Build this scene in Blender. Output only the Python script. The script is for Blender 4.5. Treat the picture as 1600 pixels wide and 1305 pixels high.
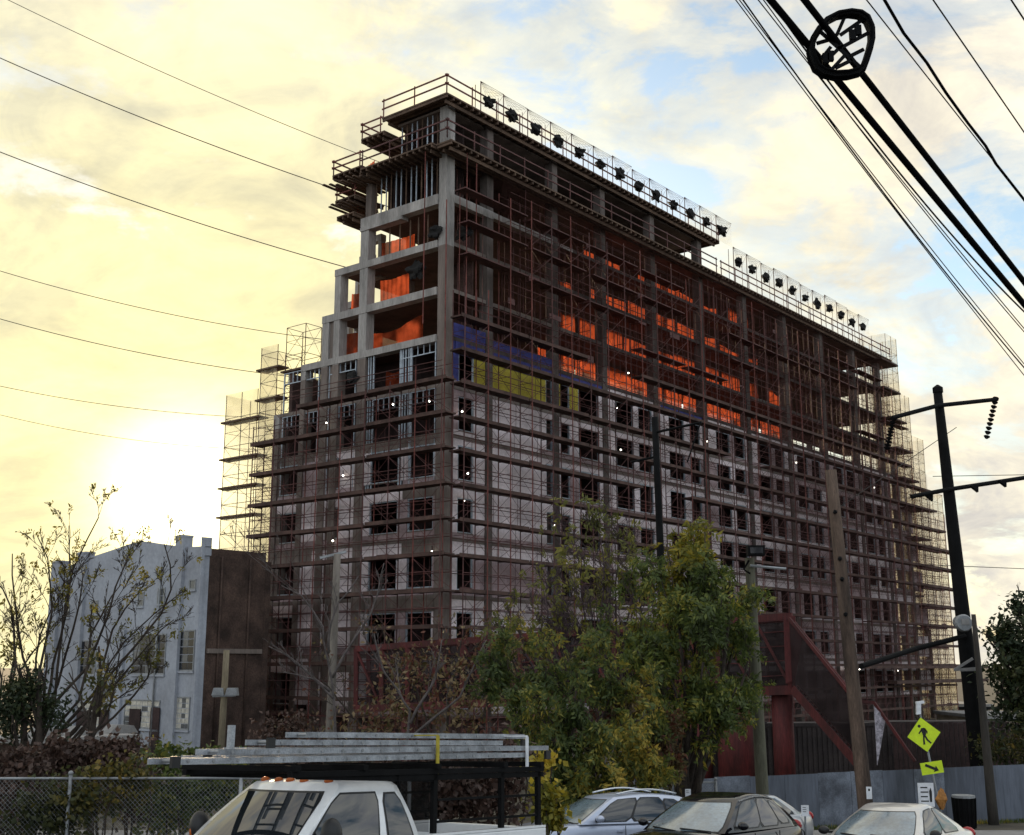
import bpy, math, random
from mathutils import Vector, Matrix
R = math.radians
for o in list(bpy.data.objects): bpy.data.objects.remove(o, do_unlink=True)
SC = bpy.context.scene
COL = SC.collection

# ------------------------------------------------------------------ camera
EYE = 5.2; FPX = 1866.0; PITCH = R(11.77)
cam = bpy.data.cameras.new('camera'); cam.sensor_fit = 'HORIZONTAL'; cam.sensor_width = 36.0
cam.lens = FPX/1600*36.0; cam.clip_start = 0.1; cam.clip_end = 6000
camo = bpy.data.objects.new('camera', cam); COL.objects.link(camo)
camo.location = (0, 0, EYE); camo.rotation_euler = (R(90)+PITCH, 0, 0); SC.camera = camo

CP, SP = math.cos(PITCH), math.sin(PITCH)
def ray(x, y):
    a = (x-800)/FPX; b = -(y-652.5)/FPX
    return Vector((a, CP-b*SP, SP+b*CP))
def at(x, y, Y):                       # the place seen at photo pixel x,y that lies Y metres away
    r = ray(x, y); t = Y/r.y
    return Vector((r.x*t, Y, EYE+r.z*t))

# ------------------------------------------------------------------ sky, sun, exposure
SUN_AZ = math.atan2((290-800)/FPX, 1.0); SUN_EL = R(7.9)
SUND = Vector((math.sin(SUN_AZ)*math.cos(SUN_EL), math.cos(SUN_AZ)*math.cos(SUN_EL), math.sin(SUN_EL)))
W = bpy.data.worlds.new('World'); SC.world = W; W.use_nodes = True
nt = W.node_tree; nt.nodes.clear(); N = nt.nodes.new; LK = nt.links.new
def mth(op, a, b=None, clamp=False):
    n = N('ShaderNodeMath'); n.operation = op; n.use_clamp = clamp
    for i, v in enumerate((a, b)):
        if v is None: continue
        if isinstance(v, (int, float)): n.inputs[i].default_value = v
        else: LK(v, n.inputs[i])
    return n.outputs[0]
def wramp(fac, stops, interp='LINEAR'):
    n = N('ShaderNodeValToRGB'); e = n.color_ramp.elements; n.color_ramp.interpolation = interp
    while len(e) < len(stops): e.new(0.5)
    for el, (p, c) in zip(e, stops): el.position = p; el.color = (*c, 1)
    LK(fac, n.inputs[0]); return n.outputs[0]
def wmix(f, a, b, mode='MIX'):
    n = N('ShaderNodeMix'); n.data_type = 'RGBA'; n.blend_type = mode; n.clamp_result = False
    if isinstance(f, (int, float)): n.inputs[0].default_value = f
    else: LK(f, n.inputs[0])
    for i, v in ((6, a), (7, b)):
        if isinstance(v, tuple): n.inputs[i].default_value = (*v, 1)
        else: LK(v, n.inputs[i])
    return n.outputs[2]
sky = N('ShaderNodeTexSky'); sky.sky_type = 'NISHITA'; sky.sun_disc = False
sky.sun_elevation = SUN_EL; sky.sun_rotation = SUN_AZ; sky.altitude = 20
sky.air_density = 1.0; sky.dust_density = 0.7; sky.ozone_density = 1.2
tc = N('ShaderNodeTexCoord')
dot = N('ShaderNodeVectorMath'); dot.operation = 'DOT_PRODUCT'
LK(tc.outputs['Generated'], dot.inputs[0]); dot.inputs[1].default_value = SUND
cosang = dot.outputs['Value']
sep = N('ShaderNodeSeparateXYZ'); LK(tc.outputs['Generated'], sep.inputs[0])
zz = mth('ADD', mth('MAXIMUM', sep.outputs[2], 0.0), 0.42)
cx = mth('DIVIDE', sep.outputs[0], zz); cy = mth('DIVIDE', sep.outputs[1], zz)
cmb = N('ShaderNodeCombineXYZ'); LK(cx, cmb.inputs[0]); LK(cy, cmb.inputs[1]); cmb.inputs[2].default_value = 3.7
def cloud_noise(scale, detail, rough, off, dist=0.3):
    mp = N('ShaderNodeMapping'); mp.inputs['Location'].default_value = off; mp.inputs['Scale'].default_value = (1.0, 1.25, 1.0)
    LK(cmb.outputs[0], mp.inputs['Vector'])
    n = N('ShaderNodeTexNoise'); n.inputs['Scale'].default_value = scale; n.inputs['Detail'].default_value = detail
    n.inputs['Roughness'].default_value = rough; n.inputs['Distortion'].default_value = dist
    LK(mp.outputs[0], n.inputs['Vector']); return n.outputs['Fac']
n1 = cloud_noise(3.1, 10, 0.60, (2.3, 0.9, 0)); n2 = cloud_noise(7.5, 8, 0.62, (5.1, 2.7, 1.0), 0.5)
dens = mth('ADD', mth('MULTIPLY', n1, 0.72), mth('MULTIPLY', n2, 0.28))
near = mth('POWER', mth('MAXIMUM', cosang, 0.0), 28.0)
dens = mth('ADD', dens, mth('MULTIPLY', near, 0.15))
cover = wramp(dens, [(0.405, (0, 0, 0)), (0.465, (0.6,)*3), (0.53, (1, 1, 1))], 'EASE')
SKY_STRENGTH = 0.11
blue = wmix(1.0, sky.outputs[0], (1.30, 1.34, 1.36), 'MULTIPLY')
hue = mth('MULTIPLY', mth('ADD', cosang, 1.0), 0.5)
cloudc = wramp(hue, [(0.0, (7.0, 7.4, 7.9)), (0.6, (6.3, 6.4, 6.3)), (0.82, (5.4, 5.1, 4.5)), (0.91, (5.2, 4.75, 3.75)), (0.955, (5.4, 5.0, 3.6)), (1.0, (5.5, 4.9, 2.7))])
shade = wramp(n2, [(0.34, (0.80, 0.81, 0.87)), (0.60, (1.06, 1.06, 1.04))])
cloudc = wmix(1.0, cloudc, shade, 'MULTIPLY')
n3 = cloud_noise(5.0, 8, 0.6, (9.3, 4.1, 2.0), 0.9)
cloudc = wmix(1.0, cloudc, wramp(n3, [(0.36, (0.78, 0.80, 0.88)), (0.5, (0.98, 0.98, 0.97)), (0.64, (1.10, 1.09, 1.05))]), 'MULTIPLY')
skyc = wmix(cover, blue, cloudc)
glow1 = mth('POWER', mth('MAXIMUM', cosang, 0.0), 700.0); glow2 = mth('POWER', mth('MAXIMUM', cosang, 0.0), 70.0)
gl = wmix(1.0, wmix(glow1, (0, 0, 0), (13.0, 11.5, 7.5)), wmix(glow2, (0, 0, 0), (1.9, 1.5, 0.45)), 'ADD')
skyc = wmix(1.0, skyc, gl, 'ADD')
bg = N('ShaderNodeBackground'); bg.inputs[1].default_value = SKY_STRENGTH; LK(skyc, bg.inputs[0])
wo = N('ShaderNodeOutputWorld'); LK(bg.outputs[0], wo.inputs[0])

sl = bpy.data.lights.new('sun', 'SUN'); sl.energy = 2.4; sl.angle = R(2.5); sl.color = (1.0, 0.74, 0.45)
so = bpy.data.objects.new('sun', sl); COL.objects.link(so); so.location = (-30, 90, 60)
so.rotation_euler = (-SUND).to_track_quat('-Z', 'Y').to_euler()
VS = SC.view_settings; VS.view_transform = 'Standard'; VS.look = 'None'; VS.gamma = 1.0; VS.use_curve_mapping = False
VS.exposure = 0.88
SC.render.engine = 'CYCLES'
SC.cycles.max_bounces = 5; SC.cycles.transparent_max_bounces = 14; SC.cycles.transmission_bounces = 4

# ------------------------------------------------------------------ materials
MATS = {}
def mat(name, col, rough=0.8, var=0.22, scale=1.6, bump=0.15, metal=0.0, col2=None, streak=False, spec=0.35, fine=14.0, coat=0.0):
    if name in MATS: return MATS[name]
    m = bpy.data.materials.new(name); m.use_nodes = True; t = m.node_tree; b = t.nodes['Principled BSDF']
    g = t.nodes.new('ShaderNodeNewGeometry'); mp = t.nodes.new('ShaderNodeMapping')
    mp.inputs['Scale'].default_value = (1, 1, 0.16 if streak else 1); t.links.new(g.outputs['Position'], mp.inputs['Vector'])
    def nz(s, d):
        n = t.nodes.new('ShaderNodeTexNoise'); n.inputs['Scale'].default_value = s; n.inputs['Detail'].default_value = d
        n.inputs['Roughness'].default_value = 0.62; t.links.new(mp.outputs[0], n.inputs['Vector']); return n.outputs['Fac']
    a = nz(scale, 6); f = nz(scale*fine, 4)
    rp = t.nodes.new('ShaderNodeValToRGB'); e = rp.color_ramp.elements
    c2 = col2 or tuple(c*(1-var*1.5) for c in col)
    e[0].position = 0.34; e[0].color = (*c2, 1); e[1].position = 0.66; e[1].color = (*[min(1, c*(1+var*0.7)) for c in col], 1)
    t.links.new(a, rp.inputs[0])
    mx = t.nodes.new('ShaderNodeMix'); mx.data_type = 'RGBA'; mx.blend_type = 'MULTIPLY'; mx.inputs[0].default_value = 1.0
    r2 = t.nodes.new('ShaderNodeValToRGB'); r2.color_ramp.elements[0].position = 0.3; r2.color_ramp.elements[0].color = (*(1-var*1.3,)*3, 1)
    r2.color_ramp.elements[1].position = 0.7; r2.color_ramp.elements[1].color = (1, 1, 1, 1); t.links.new(f, r2.inputs[0])
    t.links.new(rp.outputs[0], mx.inputs[6]); t.links.new(r2.outputs[0], mx.inputs[7]); t.links.new(mx.outputs[2], b.inputs['Base Color'])
    b.inputs['Roughness'].default_value = rough; b.inputs['Metallic'].default_value = metal; b.inputs['Specular IOR Level'].default_value = spec
    if coat: b.inputs['Coat Weight'].default_value = coat; b.inputs['Coat Roughness'].default_value = 0.04
    if bump:
        bp_ = t.nodes.new('ShaderNodeBump'); bp_.inputs['Strength'].default_value = bump; bp_.inputs['Distance'].default_value = 0.02
        t.links.new(f, bp_.inputs['Height']); t.links.new(bp_.outputs[0], b.inputs['Normal'])
    MATS[name] = m; return m
def thin(name, col, opacity, transl=0.6, wave=None):           # netting, tarpaulin: part see-through, part translucent
    m = bpy.data.materials.new(name); m.use_nodes = True; t = m.node_tree; t.nodes.clear(); K = t.nodes.new; L = t.links.new
    out = K('ShaderNodeOutputMaterial'); d = K('ShaderNodeBsdfDiffuse'); tr = K('ShaderNodeBsdfTranslucent'); tp = K('ShaderNodeBsdfTransparent')
    g = K('ShaderNodeNewGeometry'); n = K('ShaderNodeTexNoise'); n.inputs['Scale'].default_value = 1.3; n.inputs['Detail'].default_value = 5; L(g.outputs['Position'], n.inputs['Vector'])
    rp = K('ShaderNodeValToRGB'); rp.color_ramp.elements[0].color = (*[c*0.4 for c in col], 1); rp.color_ramp.elements[1].color = (*col, 1)
    rp.color_ramp.elements[0].position = 0.3; rp.color_ramp.elements[1].position = 0.62; L(n.outputs['Fac'], rp.inputs[0])
    L(rp.outputs[0], d.inputs[0]); L(rp.outputs[0], tr.inputs[0])
    m1 = K('ShaderNodeMixShader'); m1.inputs[0].default_value = transl; L(d.outputs[0], m1.inputs[1]); L(tr.outputs[0], m1.inputs[2])
    m2 = K('ShaderNodeMixShader'); m2.inputs[0].default_value = opacity; L(tp.outputs[0], m2.inputs[1]); L(m1.outputs[0], m2.inputs[2])
    L(m2.outputs[0], out.inputs[0]); MATS[name] = m; return m
def emit(name, col, s):
    m = bpy.data.materials.new(name); m.use_nodes = True; b = m.node_tree.nodes['Principled BSDF']
    b.inputs['Base Color'].default_value = (*col, 1); b.inputs['Emission Color'].default_value = (*col, 1); b.inputs['Emission Strength'].default_value = s
    MATS[name] = m; return m
def leafmat(name, stops, transl=0.35):
    m = bpy.data.materials.new(name); m.use_nodes = True; t = m.node_tree; t.nodes.clear(); K = t.nodes.new; L = t.links.new
    out = K('ShaderNodeOutputMaterial'); g = K('ShaderNodeNewGeometry'); rp = K('ShaderNodeValToRGB'); rp.color_ramp.interpolation = 'LINEAR'
    n = K('ShaderNodeTexNoise'); n.inputs['Scale'].default_value = 0.55; n.inputs['Detail'].default_value = 3; L(g.outputs['Position'], n.inputs['Vector'])
    a = K('ShaderNodeMath'); a.operation = 'MULTIPLY_ADD'; L(g.outputs['Random Per Island'], a.inputs[0]); a.inputs[1].default_value = 0.45
    b = K('ShaderNodeMath'); b.operation = 'MULTIPLY_ADD'; L(n.outputs['Fac'], b.inputs[0]); b.inputs[1].default_value = 1.5; b.inputs[2].default_value = -0.48
    L(b.outputs[0], a.inputs[2]); L(a.outputs[0], rp.inputs[0])
    e = rp.color_ramp.elements
    while len(e) < len(stops): e.new(0.5)
    for el, (p, c) in zip(e, stops): el.position = p; el.color = (*c, 1)
    d = K('ShaderNodeBsdfPrincipled'); d.inputs['Roughness'].default_value = 0.55; d.inputs['Specular IOR Level'].default_value = 0.3; L(rp.outputs[0], d.inputs['Base Color'])
    tr = K('ShaderNodeBsdfTranslucent'); L(rp.outputs[0], tr.inputs[0]); mx = K('ShaderNodeMixShader'); mx.inputs[0].default_value = transl
    L(d.outputs[0], mx.inputs[1]); L(tr.outputs[0], mx.inputs[2]); L(mx.outputs[0], out.inputs[0]); MATS[name] = m; return m

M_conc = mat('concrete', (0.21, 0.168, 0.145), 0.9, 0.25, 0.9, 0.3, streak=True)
M_concd = mat('dark_concrete', (0.115, 0.09, 0.08), 0.92, 0.35, 1.1, 0.3, col2=(.05, .038, .034))  # darker, blotchy concrete tone for the upper slabs
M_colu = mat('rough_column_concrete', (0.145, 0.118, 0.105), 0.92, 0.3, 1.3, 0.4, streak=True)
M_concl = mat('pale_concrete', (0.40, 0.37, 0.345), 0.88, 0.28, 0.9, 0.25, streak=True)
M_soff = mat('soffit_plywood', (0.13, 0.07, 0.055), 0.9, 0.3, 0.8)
M_ply = mat('weathered_timber', (0.15, 0.095, 0.065), 0.9, 0.3, 1.4)
M_plank = mat('scaffold_plank', (0.10, 0.056, 0.045), 0.9, 0.35, 1.1)
M_rust = mat('red_oxide_steel', (0.20, 0.055, 0.042), 0.7, 0.35, 2.0)
M_rustd = mat('dark_scaffold_steel', (0.12, 0.045, 0.04), 0.7, 0.35, 2.0)
M_red = mat('red_painted_steel', (0.105, 0.016, 0.015), 0.75, 0.45, 1.3, .3, col2=(.05, .012, .011), streak=True)
M_mesh = mat('dark_mesh_infill', (0.05, 0.035, 0.035), 0.8, 0.3, 3)
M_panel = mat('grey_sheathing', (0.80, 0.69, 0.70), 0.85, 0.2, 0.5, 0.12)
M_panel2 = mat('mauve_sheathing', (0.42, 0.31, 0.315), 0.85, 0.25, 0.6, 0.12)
M_blue = mat('blue_membrane', (0.055, 0.06, 0.27), 0.7, 0.3, 1.2)
M_yel = mat('yellow_sheathing_and_glow', (0.50, 0.40, 0.045), 0.8, 0.25, 0.9)
M_stud = mat('galvanised_stud', (0.42, 0.47, 0.53), 0.45, 0.2, 3, metal=0.35)
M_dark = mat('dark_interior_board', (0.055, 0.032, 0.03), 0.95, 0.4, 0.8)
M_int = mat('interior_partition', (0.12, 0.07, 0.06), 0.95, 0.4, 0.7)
M_blacknet = mat('black_debris_net', (0.012, 0.011, 0.011), 0.9, 0.3, 4)
M_orange = thin('orange_tarpaulin', (0.56, 0.105, 0.045), 0.95, 0.8)
M_net = thin('pale_debris_net', (0.75, 0.70, 0.52), 0.36, 0.5)
M_net2 = thin('white_safety_net', (0.75, 0.73, 0.68), 0.16, 0.4)
M_bulb = emit('lit_bulb', (1.0, 0.93, 0.78), 6.0)
M_wood = mat('utility_pole_wood', (0.14, 0.095, 0.07), 0.95, 0.4, 3.5, 0.6, col2=(.05, .034, .026), streak=True)
M_blk = mat('black_steel', (0.007, 0.007, 0.0075), 0.8, 0.3, 3, spec=.12)
M_gstl = mat('grey_steel', (0.30, 0.31, 0.32), 0.5, 0.2, 3, metal=0.4)
M_cable = mat('black_cable', (0.004, 0.004, 0.0045), 0.9, 0.2, 6, 0, spec=.08)
M_cablef = mat('grey_cable', (0.06, 0.055, 0.05), 0.7, 0.2, 6, 0)

# ------------------------------------------------------------------ mesh helpers
class MB:
    def __init__(s): s.v = []; s.f = []
    def poly(s, pts):
        i = len(s.v); s.v += [tuple(p) for p in pts]; s.f.append(tuple(range(i, i+len(pts)))); return s
    def box(s, x0, x1, y0, y1, z0, z1):
        i = len(s.v)
        s.v += [(x0, y0, z0), (x1, y0, z0), (x1, y1, z0), (x0, y1, z0), (x0, y0, z1), (x1, y0, z1), (x1, y1, z1), (x0, y1, z1)]
        s.f += [tuple(i+k for k in q) for q in ((0, 3, 2, 1), (4, 5, 6, 7), (0, 1, 5, 4), (1, 2, 6, 5), (2, 3, 7, 6), (3, 0, 4, 7))]; return s
    def beam(s, p, q, w, h, up=(0, 0, 1)):
        p = Vector(p); q = Vector(q); d = (q-p).normalized(); u = Vector(up)
        if abs(d.dot(u)) > 0.97: u = Vector((1, 0, 0))
        a = d.cross(u).normalized()*(w/2); b = a.cross(d).normalized()*(h/2); i = len(s.v)
        for c in (p, q):
            for e in (-a-b, a-b, a+b, -a+b): s.v.append(tuple(c+e))
        s.f += [tuple(i+k for k in z) for z in ((0, 1, 2, 3), (7, 6, 5, 4), (0, 4, 5, 1), (1, 5, 6, 2), (2, 6, 7, 3), (3, 7, 4, 0))]; return s
    def tube(s, pts, r, n=5, caps=True):
        pts = [Vector(p) for p in pts]; m = len(pts); rs = r if isinstance(r, (list, tuple)) else [r]*m
        base = len(s.v); ref = None
        for k, p in enumerate(pts):
            d = (pts[min(k+1, m-1)]-pts[max(k-1, 0)])
            d = d.normalized() if d.length > 1e-9 else Vector((0, 0, 1))
            if ref is None: ref = Vector((0, 0, 1)) if abs(d.z) < 0.9 else Vector((1, 0, 0))
            a = d.cross(ref).normalized(); b = d.cross(a); ref = (ref-d*ref.dot(d)).normalized() if (ref-d*ref.dot(d)).length > 1e-3 else a
            for j in range(n):
                t = 2*math.pi*j/n; s.v.append(tuple(p+(a*math.cos(t)+b*math.sin(t))*rs[k]))
        for k in range(m-1):
            for j in range(n):
                j2 = (j+1) % n; o = base+k*n
                s.f.append((o+j, o+j2, o+n+j2, o+n+j))
        if caps:
            s.f.append(tuple(base+j for j in reversed(range(n)))); s.f.append(tuple(base+(m-1)*n+j for j in range(n)))
        return s
    def prism(s, pts, n):                   # flat outline pushed along vector n
        n = Vector(n); k = len(pts); i = len(s.v); pts = [Vector(p) for p in pts]
        s.v += [tuple(p) for p in pts]+[tuple(p+n) for p in pts]
        s.f.append(tuple(i+j for j in reversed(range(k)))); s.f.append(tuple(i+k+j for j in range(k)))
        for j in range(k): s.f.append((i+j, i+(j+1) % k, i+k+(j+1) % k, i+k+j))
        return s
    def grid(s, rows):                      # rows of equal length
        i = len(s.v); w = len(rows[0])
        for r in rows: s.v += [tuple(p) for p in r]
        for a in range(len(rows)-1):
            for b in range(w-1): s.f.append((i+a*w+b, i+a*w+b+1, i+(a+1)*w+b+1, i+(a+1)*w+b))
        return s
    def blob(s, c, r, seed=0, amp=0.3, nu=10, nv=7, sq=(1, 1, 1)):
        rnd = random.Random(seed); i = len(s.v); ph = [rnd.uniform(0, 6.28) for _ in range(6)]
        for a in range(nv+1):
            th = math.pi*a/nv
            for b in range(nu):
                fi = 2*math.pi*b/nu
                k = r*(1+amp*(math.sin(3*fi+ph[0]+2*th)*0.5+math.sin(5*th+ph[1])*0.4+math.sin(2*fi-4*th+ph[2])*0.4+rnd.uniform(-0.3, 0.3)*(0 < a < nv)))
                s.v.append((c[0]+k*sq[0]*math.sin(th)*math.cos(fi), c[1]+k*sq[1]*math.sin(th)*math.sin(fi), c[2]+k*sq[2]*math.cos(th)))
        for a in range(nv):
            for b in range(nu):
                b2 = (b+1) % nu; s.f.append((i+a*nu+b, i+(a+1)*nu+b, i+(a+1)*nu+b2, i+a*nu+b2))
        return s
    def mesh(s, name, m=None, smooth=False):
        me = bpy.data.meshes.new(name); me.from_pydata(s.v, [], s.f); me.update()
        if m: me.materials.append(m)
        if smooth: me.shade_smooth()
        return me
    def build(s, name, m, parent=None, smooth=False):
        return link(name, s.mesh(name, m, smooth), parent)
def link(name, me, parent=None):
    o = bpy.data.objects.new(name, me); COL.objects.link(o)
    if parent: o.parent = parent
    return o
def empty(name, loc=(0, 0, 0), rz=0.0):
    o = bpy.data.objects.new(name, None); o.empty_display_size = 0.3; COL.objects.link(o); o.location = loc; o.rotation_euler = (0, 0, rz); return o
def tag(o, label=None, cat=None, group=None, kind=None):
    if label: o['label'] = label
    if cat: o['category'] = cat
    if group: o['group'] = group
    if kind: o['kind'] = kind
    return o
UC = {}
def ubox(name, m, x0, x1, y0, y1, z0, z1, parent=None):        # a box part that shares one cube mesh per material
    if m.name not in UC: UC[m.name] = MB().box(-.5, .5, -.5, .5, -.5, .5).mesh('block_'+m.name, m)
    o = link(name, UC[m.name], parent); o.location = ((x0+x1)/2, (y0+y1)/2, (z0+z1)/2); o.scale = (abs(x1-x0), abs(y1-y0), abs(z1-z0)); return o
def gz(y):                                                      # the street falls away from the camera, then levels out
    return 2.8-0.0625*min(max(y, -30), 44.8)
# ------------------------------------------------------------------ ground
def sheet(name, x0, x1, ys, dz, m, kind='structure'):
    mb = MB(); xs = [x0+(x1-x0)*i/6 for i in range(7)]
    mb.grid([[(x, y, gz(y)+dz) for x in xs] for y in ys]); o = mb.build(name, m); tag(o, kind=kind); return o
M_dirt = mat('dirt_ground', (0.10, 0.085, 0.06), 0.95, 0.35, 0.35, 0.4)
M_asph = mat('asphalt', (0.055, 0.055, 0.058), 0.9, 0.25, 0.7, 0.3)
M_walk = mat('pavement_concrete', (0.27, 0.26, 0.25), 0.9, 0.2, 0.6, 0.2)
M_line = mat('road_paint', (0.7, 0.7, 0.68), 0.7, 0.2, 3)
sheet('ground', -2500, 2500, [-400, -30, 0, 20, 44.8, 120, 400, 1200, 3500], 0, M_dirt)
sheet('street', -60, 70, [-29.9, -10, 0, 15, 31.5], 0.004, M_asph)
sw = sheet('pavement', -60, 70, [31.62, 33, 34.8], 0.12, M_walk)
kb = MB()
for i in range(44): kb.box(-60+i*3, -57.02+i*3, 31.5, 31.62, gz(31.6)-0.2, gz(31.5)+0.125)
tag(kb.build('kerb', M_walk), kind='structure')
mk = MB()
for i in range(12): mk.grid([[(-40+i*7, 25, gz(25)+.008), (-37+i*7, 25, gz(25)+.008)], [(-40+i*7, 25.12, gz(25.12)+.008), (-37+i*7, 25.12, gz(25.12)+.008)]])
tag(mk.build('road_marking', M_line), kind='structure')

# ------------------------------------------------------------------ the tower under construction
CX, CY, ROT = -4.0, 68.0, R(51.0)
def tw(u, v, z):
    c, s = math.cos(ROT), math.sin(ROT); return Vector((CX+u*c-v*s, CY+u*s+v*c, z))
T = empty('tower_block', (CX, CY, 0), ROT)
tag(T, 'tall unfinished concrete tower block with open floors and terraced ends', 'building')
FL = [2.5, 5.9, 9.2, 12.5, 15.6, 18.55, 21.5, 24.45, 27.4, 30.35, 33.3, 36.25]
UE = [76.5, 76.2, 75.6, 75.0, 74.2, 73.2, 72.2, 71.0, 69.8, 68.6, 67.4, 67.2]
VE = [15.2, 15.2, 15.2, 15.2, 15.2, 15.0, 14.8, 12.6, 10.4, 9.6, 7.2, 7.4]
UCOL = [0.35, 4.1, 10.9, 16.6, 23.2, 30.3, 37.6, 45.0, 52.6, 60.0, 66.3]
rnd = random.Random(7)
for j, z in enumerate(FL):
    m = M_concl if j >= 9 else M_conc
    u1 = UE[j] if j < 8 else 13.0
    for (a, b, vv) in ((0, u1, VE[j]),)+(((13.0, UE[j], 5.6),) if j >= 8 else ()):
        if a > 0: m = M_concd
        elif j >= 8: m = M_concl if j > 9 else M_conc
        elif j == 7: m = M_concd
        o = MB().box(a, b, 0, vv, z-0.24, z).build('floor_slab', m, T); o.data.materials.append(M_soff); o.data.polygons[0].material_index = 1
for i, u in enumerate(UCOL):
    top = 39.0 if u < 31 else 36.1
    w = 0.30 if i else 0.36
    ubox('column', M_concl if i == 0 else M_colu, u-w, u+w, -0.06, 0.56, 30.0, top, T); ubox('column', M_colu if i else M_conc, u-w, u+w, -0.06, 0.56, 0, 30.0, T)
    vb = 6.6 if u < 13 else 4.8
    if u < 13 or i % 2: ubox('column', M_conc, u-0.2, u+0.2, vb, vb+.5, 0, min(top, 36.1), T)
    ubox('column', M_conc, u-0.3, u+0.3, 9.6, 10.2, 0, 27.2, T)
    ubox('column', M_conc, u-0.3, u+0.3, 14.2, 14.75, 0, 21.3, T)
for k, (u, j) in enumerate([(69.6, 8), (72.0, 6), (75.6, 2)]):
    ubox('column', M_conc, u-.3, u+.3, -.06, .5, 0, FL[j]-.24, T); ubox('column', M_conc, u-.3, u+.3, 6.6, 7.1, 0, FL[j]-.24, T)
# left (short) face: column lines and edge beams of pale concrete
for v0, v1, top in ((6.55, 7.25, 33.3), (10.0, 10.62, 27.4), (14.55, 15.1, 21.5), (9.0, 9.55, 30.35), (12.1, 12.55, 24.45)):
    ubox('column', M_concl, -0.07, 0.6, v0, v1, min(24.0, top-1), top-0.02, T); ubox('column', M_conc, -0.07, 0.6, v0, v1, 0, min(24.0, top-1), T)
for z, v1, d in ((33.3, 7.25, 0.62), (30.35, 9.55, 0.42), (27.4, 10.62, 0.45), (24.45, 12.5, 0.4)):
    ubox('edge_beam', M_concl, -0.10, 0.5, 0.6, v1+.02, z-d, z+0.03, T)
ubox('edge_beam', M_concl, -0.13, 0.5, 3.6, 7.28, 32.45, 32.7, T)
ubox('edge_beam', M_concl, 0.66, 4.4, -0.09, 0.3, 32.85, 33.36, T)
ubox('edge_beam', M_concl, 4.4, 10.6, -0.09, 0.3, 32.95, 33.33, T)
# stepped concrete frames standing back along the left end
for (u, v0, v1, z0, z1) in ((1.9, 7.4, 8.7, 30.4, 32.5), (2.6, 9.6, 10.5, 27.5, 31.1), (2.2, 8.6, 9.7, 30.4, 31.5), (3.0, 10.7, 11.7, 26.2, 28.9), (3.4, 11.6, 12.9, 24.5, 26.6)):
    ubox('parapet_frame', M_concl, u, u+.4, v0, v0+.28, z0, z1, T); ubox('parapet_frame', M_concl, u, u+.4, v1-.28, v1, z0, z1, T)
    ubox('parapet_frame', M_concl, u-.03, u+.43, v0-.02, v1+.02, z1, z1+.45, T); ubox('parapet_frame', M_concl, u-.03, u+.43, v0-.02, v1+.02, z0-.4, z0, T)
# inner partitions and the lower back wall
for j, z in enumerate(FL[:-1]):
    zt = FL[j+1]-0.25
    if j < 7:
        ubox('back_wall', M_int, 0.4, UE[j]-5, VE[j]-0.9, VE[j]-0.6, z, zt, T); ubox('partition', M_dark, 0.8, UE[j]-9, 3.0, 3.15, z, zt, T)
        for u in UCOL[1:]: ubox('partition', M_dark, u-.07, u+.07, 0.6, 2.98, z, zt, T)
    else:
        for a, b in zip(UCOL[:2], UCOL[1:3]):
            if j == 10: ubox('partition', M_dark, a+.5, b-.4, 5.2, 5.32, z, zt, T)
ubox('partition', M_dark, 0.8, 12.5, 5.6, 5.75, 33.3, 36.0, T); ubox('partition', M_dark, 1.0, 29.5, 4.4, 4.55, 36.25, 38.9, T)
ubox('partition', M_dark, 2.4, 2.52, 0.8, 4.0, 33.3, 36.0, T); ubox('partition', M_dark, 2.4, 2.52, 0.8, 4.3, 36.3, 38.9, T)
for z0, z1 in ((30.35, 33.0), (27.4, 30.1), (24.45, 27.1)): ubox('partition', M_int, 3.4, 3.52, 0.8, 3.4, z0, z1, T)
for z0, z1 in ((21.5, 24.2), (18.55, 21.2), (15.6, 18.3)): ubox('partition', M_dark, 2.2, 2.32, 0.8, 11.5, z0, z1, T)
# sheathing with window openings along the long face, floor 0..6
WIN = [(1.35, 2.75), (9.9, 10.6), (11.5, 12.5), (13.5, 15.9), (18.0, 20.2), (20.85, 22.7), (25.0, 27.2), (28.0, 29.6), (32.1, 34.3), (35.1, 36.8), (39.1, 41.4), (42.2, 44.0),
       (46.4, 48.6), (49.4, 51.2), (54.0, 56.2), (57.0, 58.8), (61.0, 62.9), (63.8, 65.6), (67.6, 69.4), (70.3, 71.8)]
BAY = [0.75]+[(WIN[i][1]+WIN[i+1][0])/2 for i in range(1, len(WIN)-1, 2)]+[73.5]
BAY = [0.72, 3.8, 9.2, 13.0, 17.0, 23.9, 30.85, 38.0, 45.2, 52.6, 60.0, 66.6, 72.0]
def frame_mesh(w, h, d=0.12):
    mb = MB(); t = 0.055
    mb.box(-w/2, w/2, 0, d, 0, t); mb.box(-w/2, w/2, 0, d, h-t, h); mb.box(-w/2, -w/2+t, 0.002, d-.002, t, h-t); mb.box(w/2-t, w/2, 0.002, d-.002, t, h-t)
    return mb
WM = {}
def window(u0, u1, z0, z1, parent, side='R'):
    k = (round(u1-u0, 1), round(z1-z0, 1))
    if k not in WM:
        w, h = u1-u0, z1-z0
        WM[k] = (frame_mesh(w-.02, h-.02).mesh('window_frame', M_stud), MB().box(-w/2, w/2, -0.05, 0.10, -0.07, 0).mesh('window_sill', M_conc))
    o = link('window', WM[k][0], parent); s = link('sill', WM[k][1], o)
    if side == 'R': o.location = ((u0+u1)/2, 0.06, z0+.01)
    else: o.location = (0.06, (u0+u1)/2, z0+.01); o.rotation_euler = (0, 0, -math.pi/2)
    return o
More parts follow.
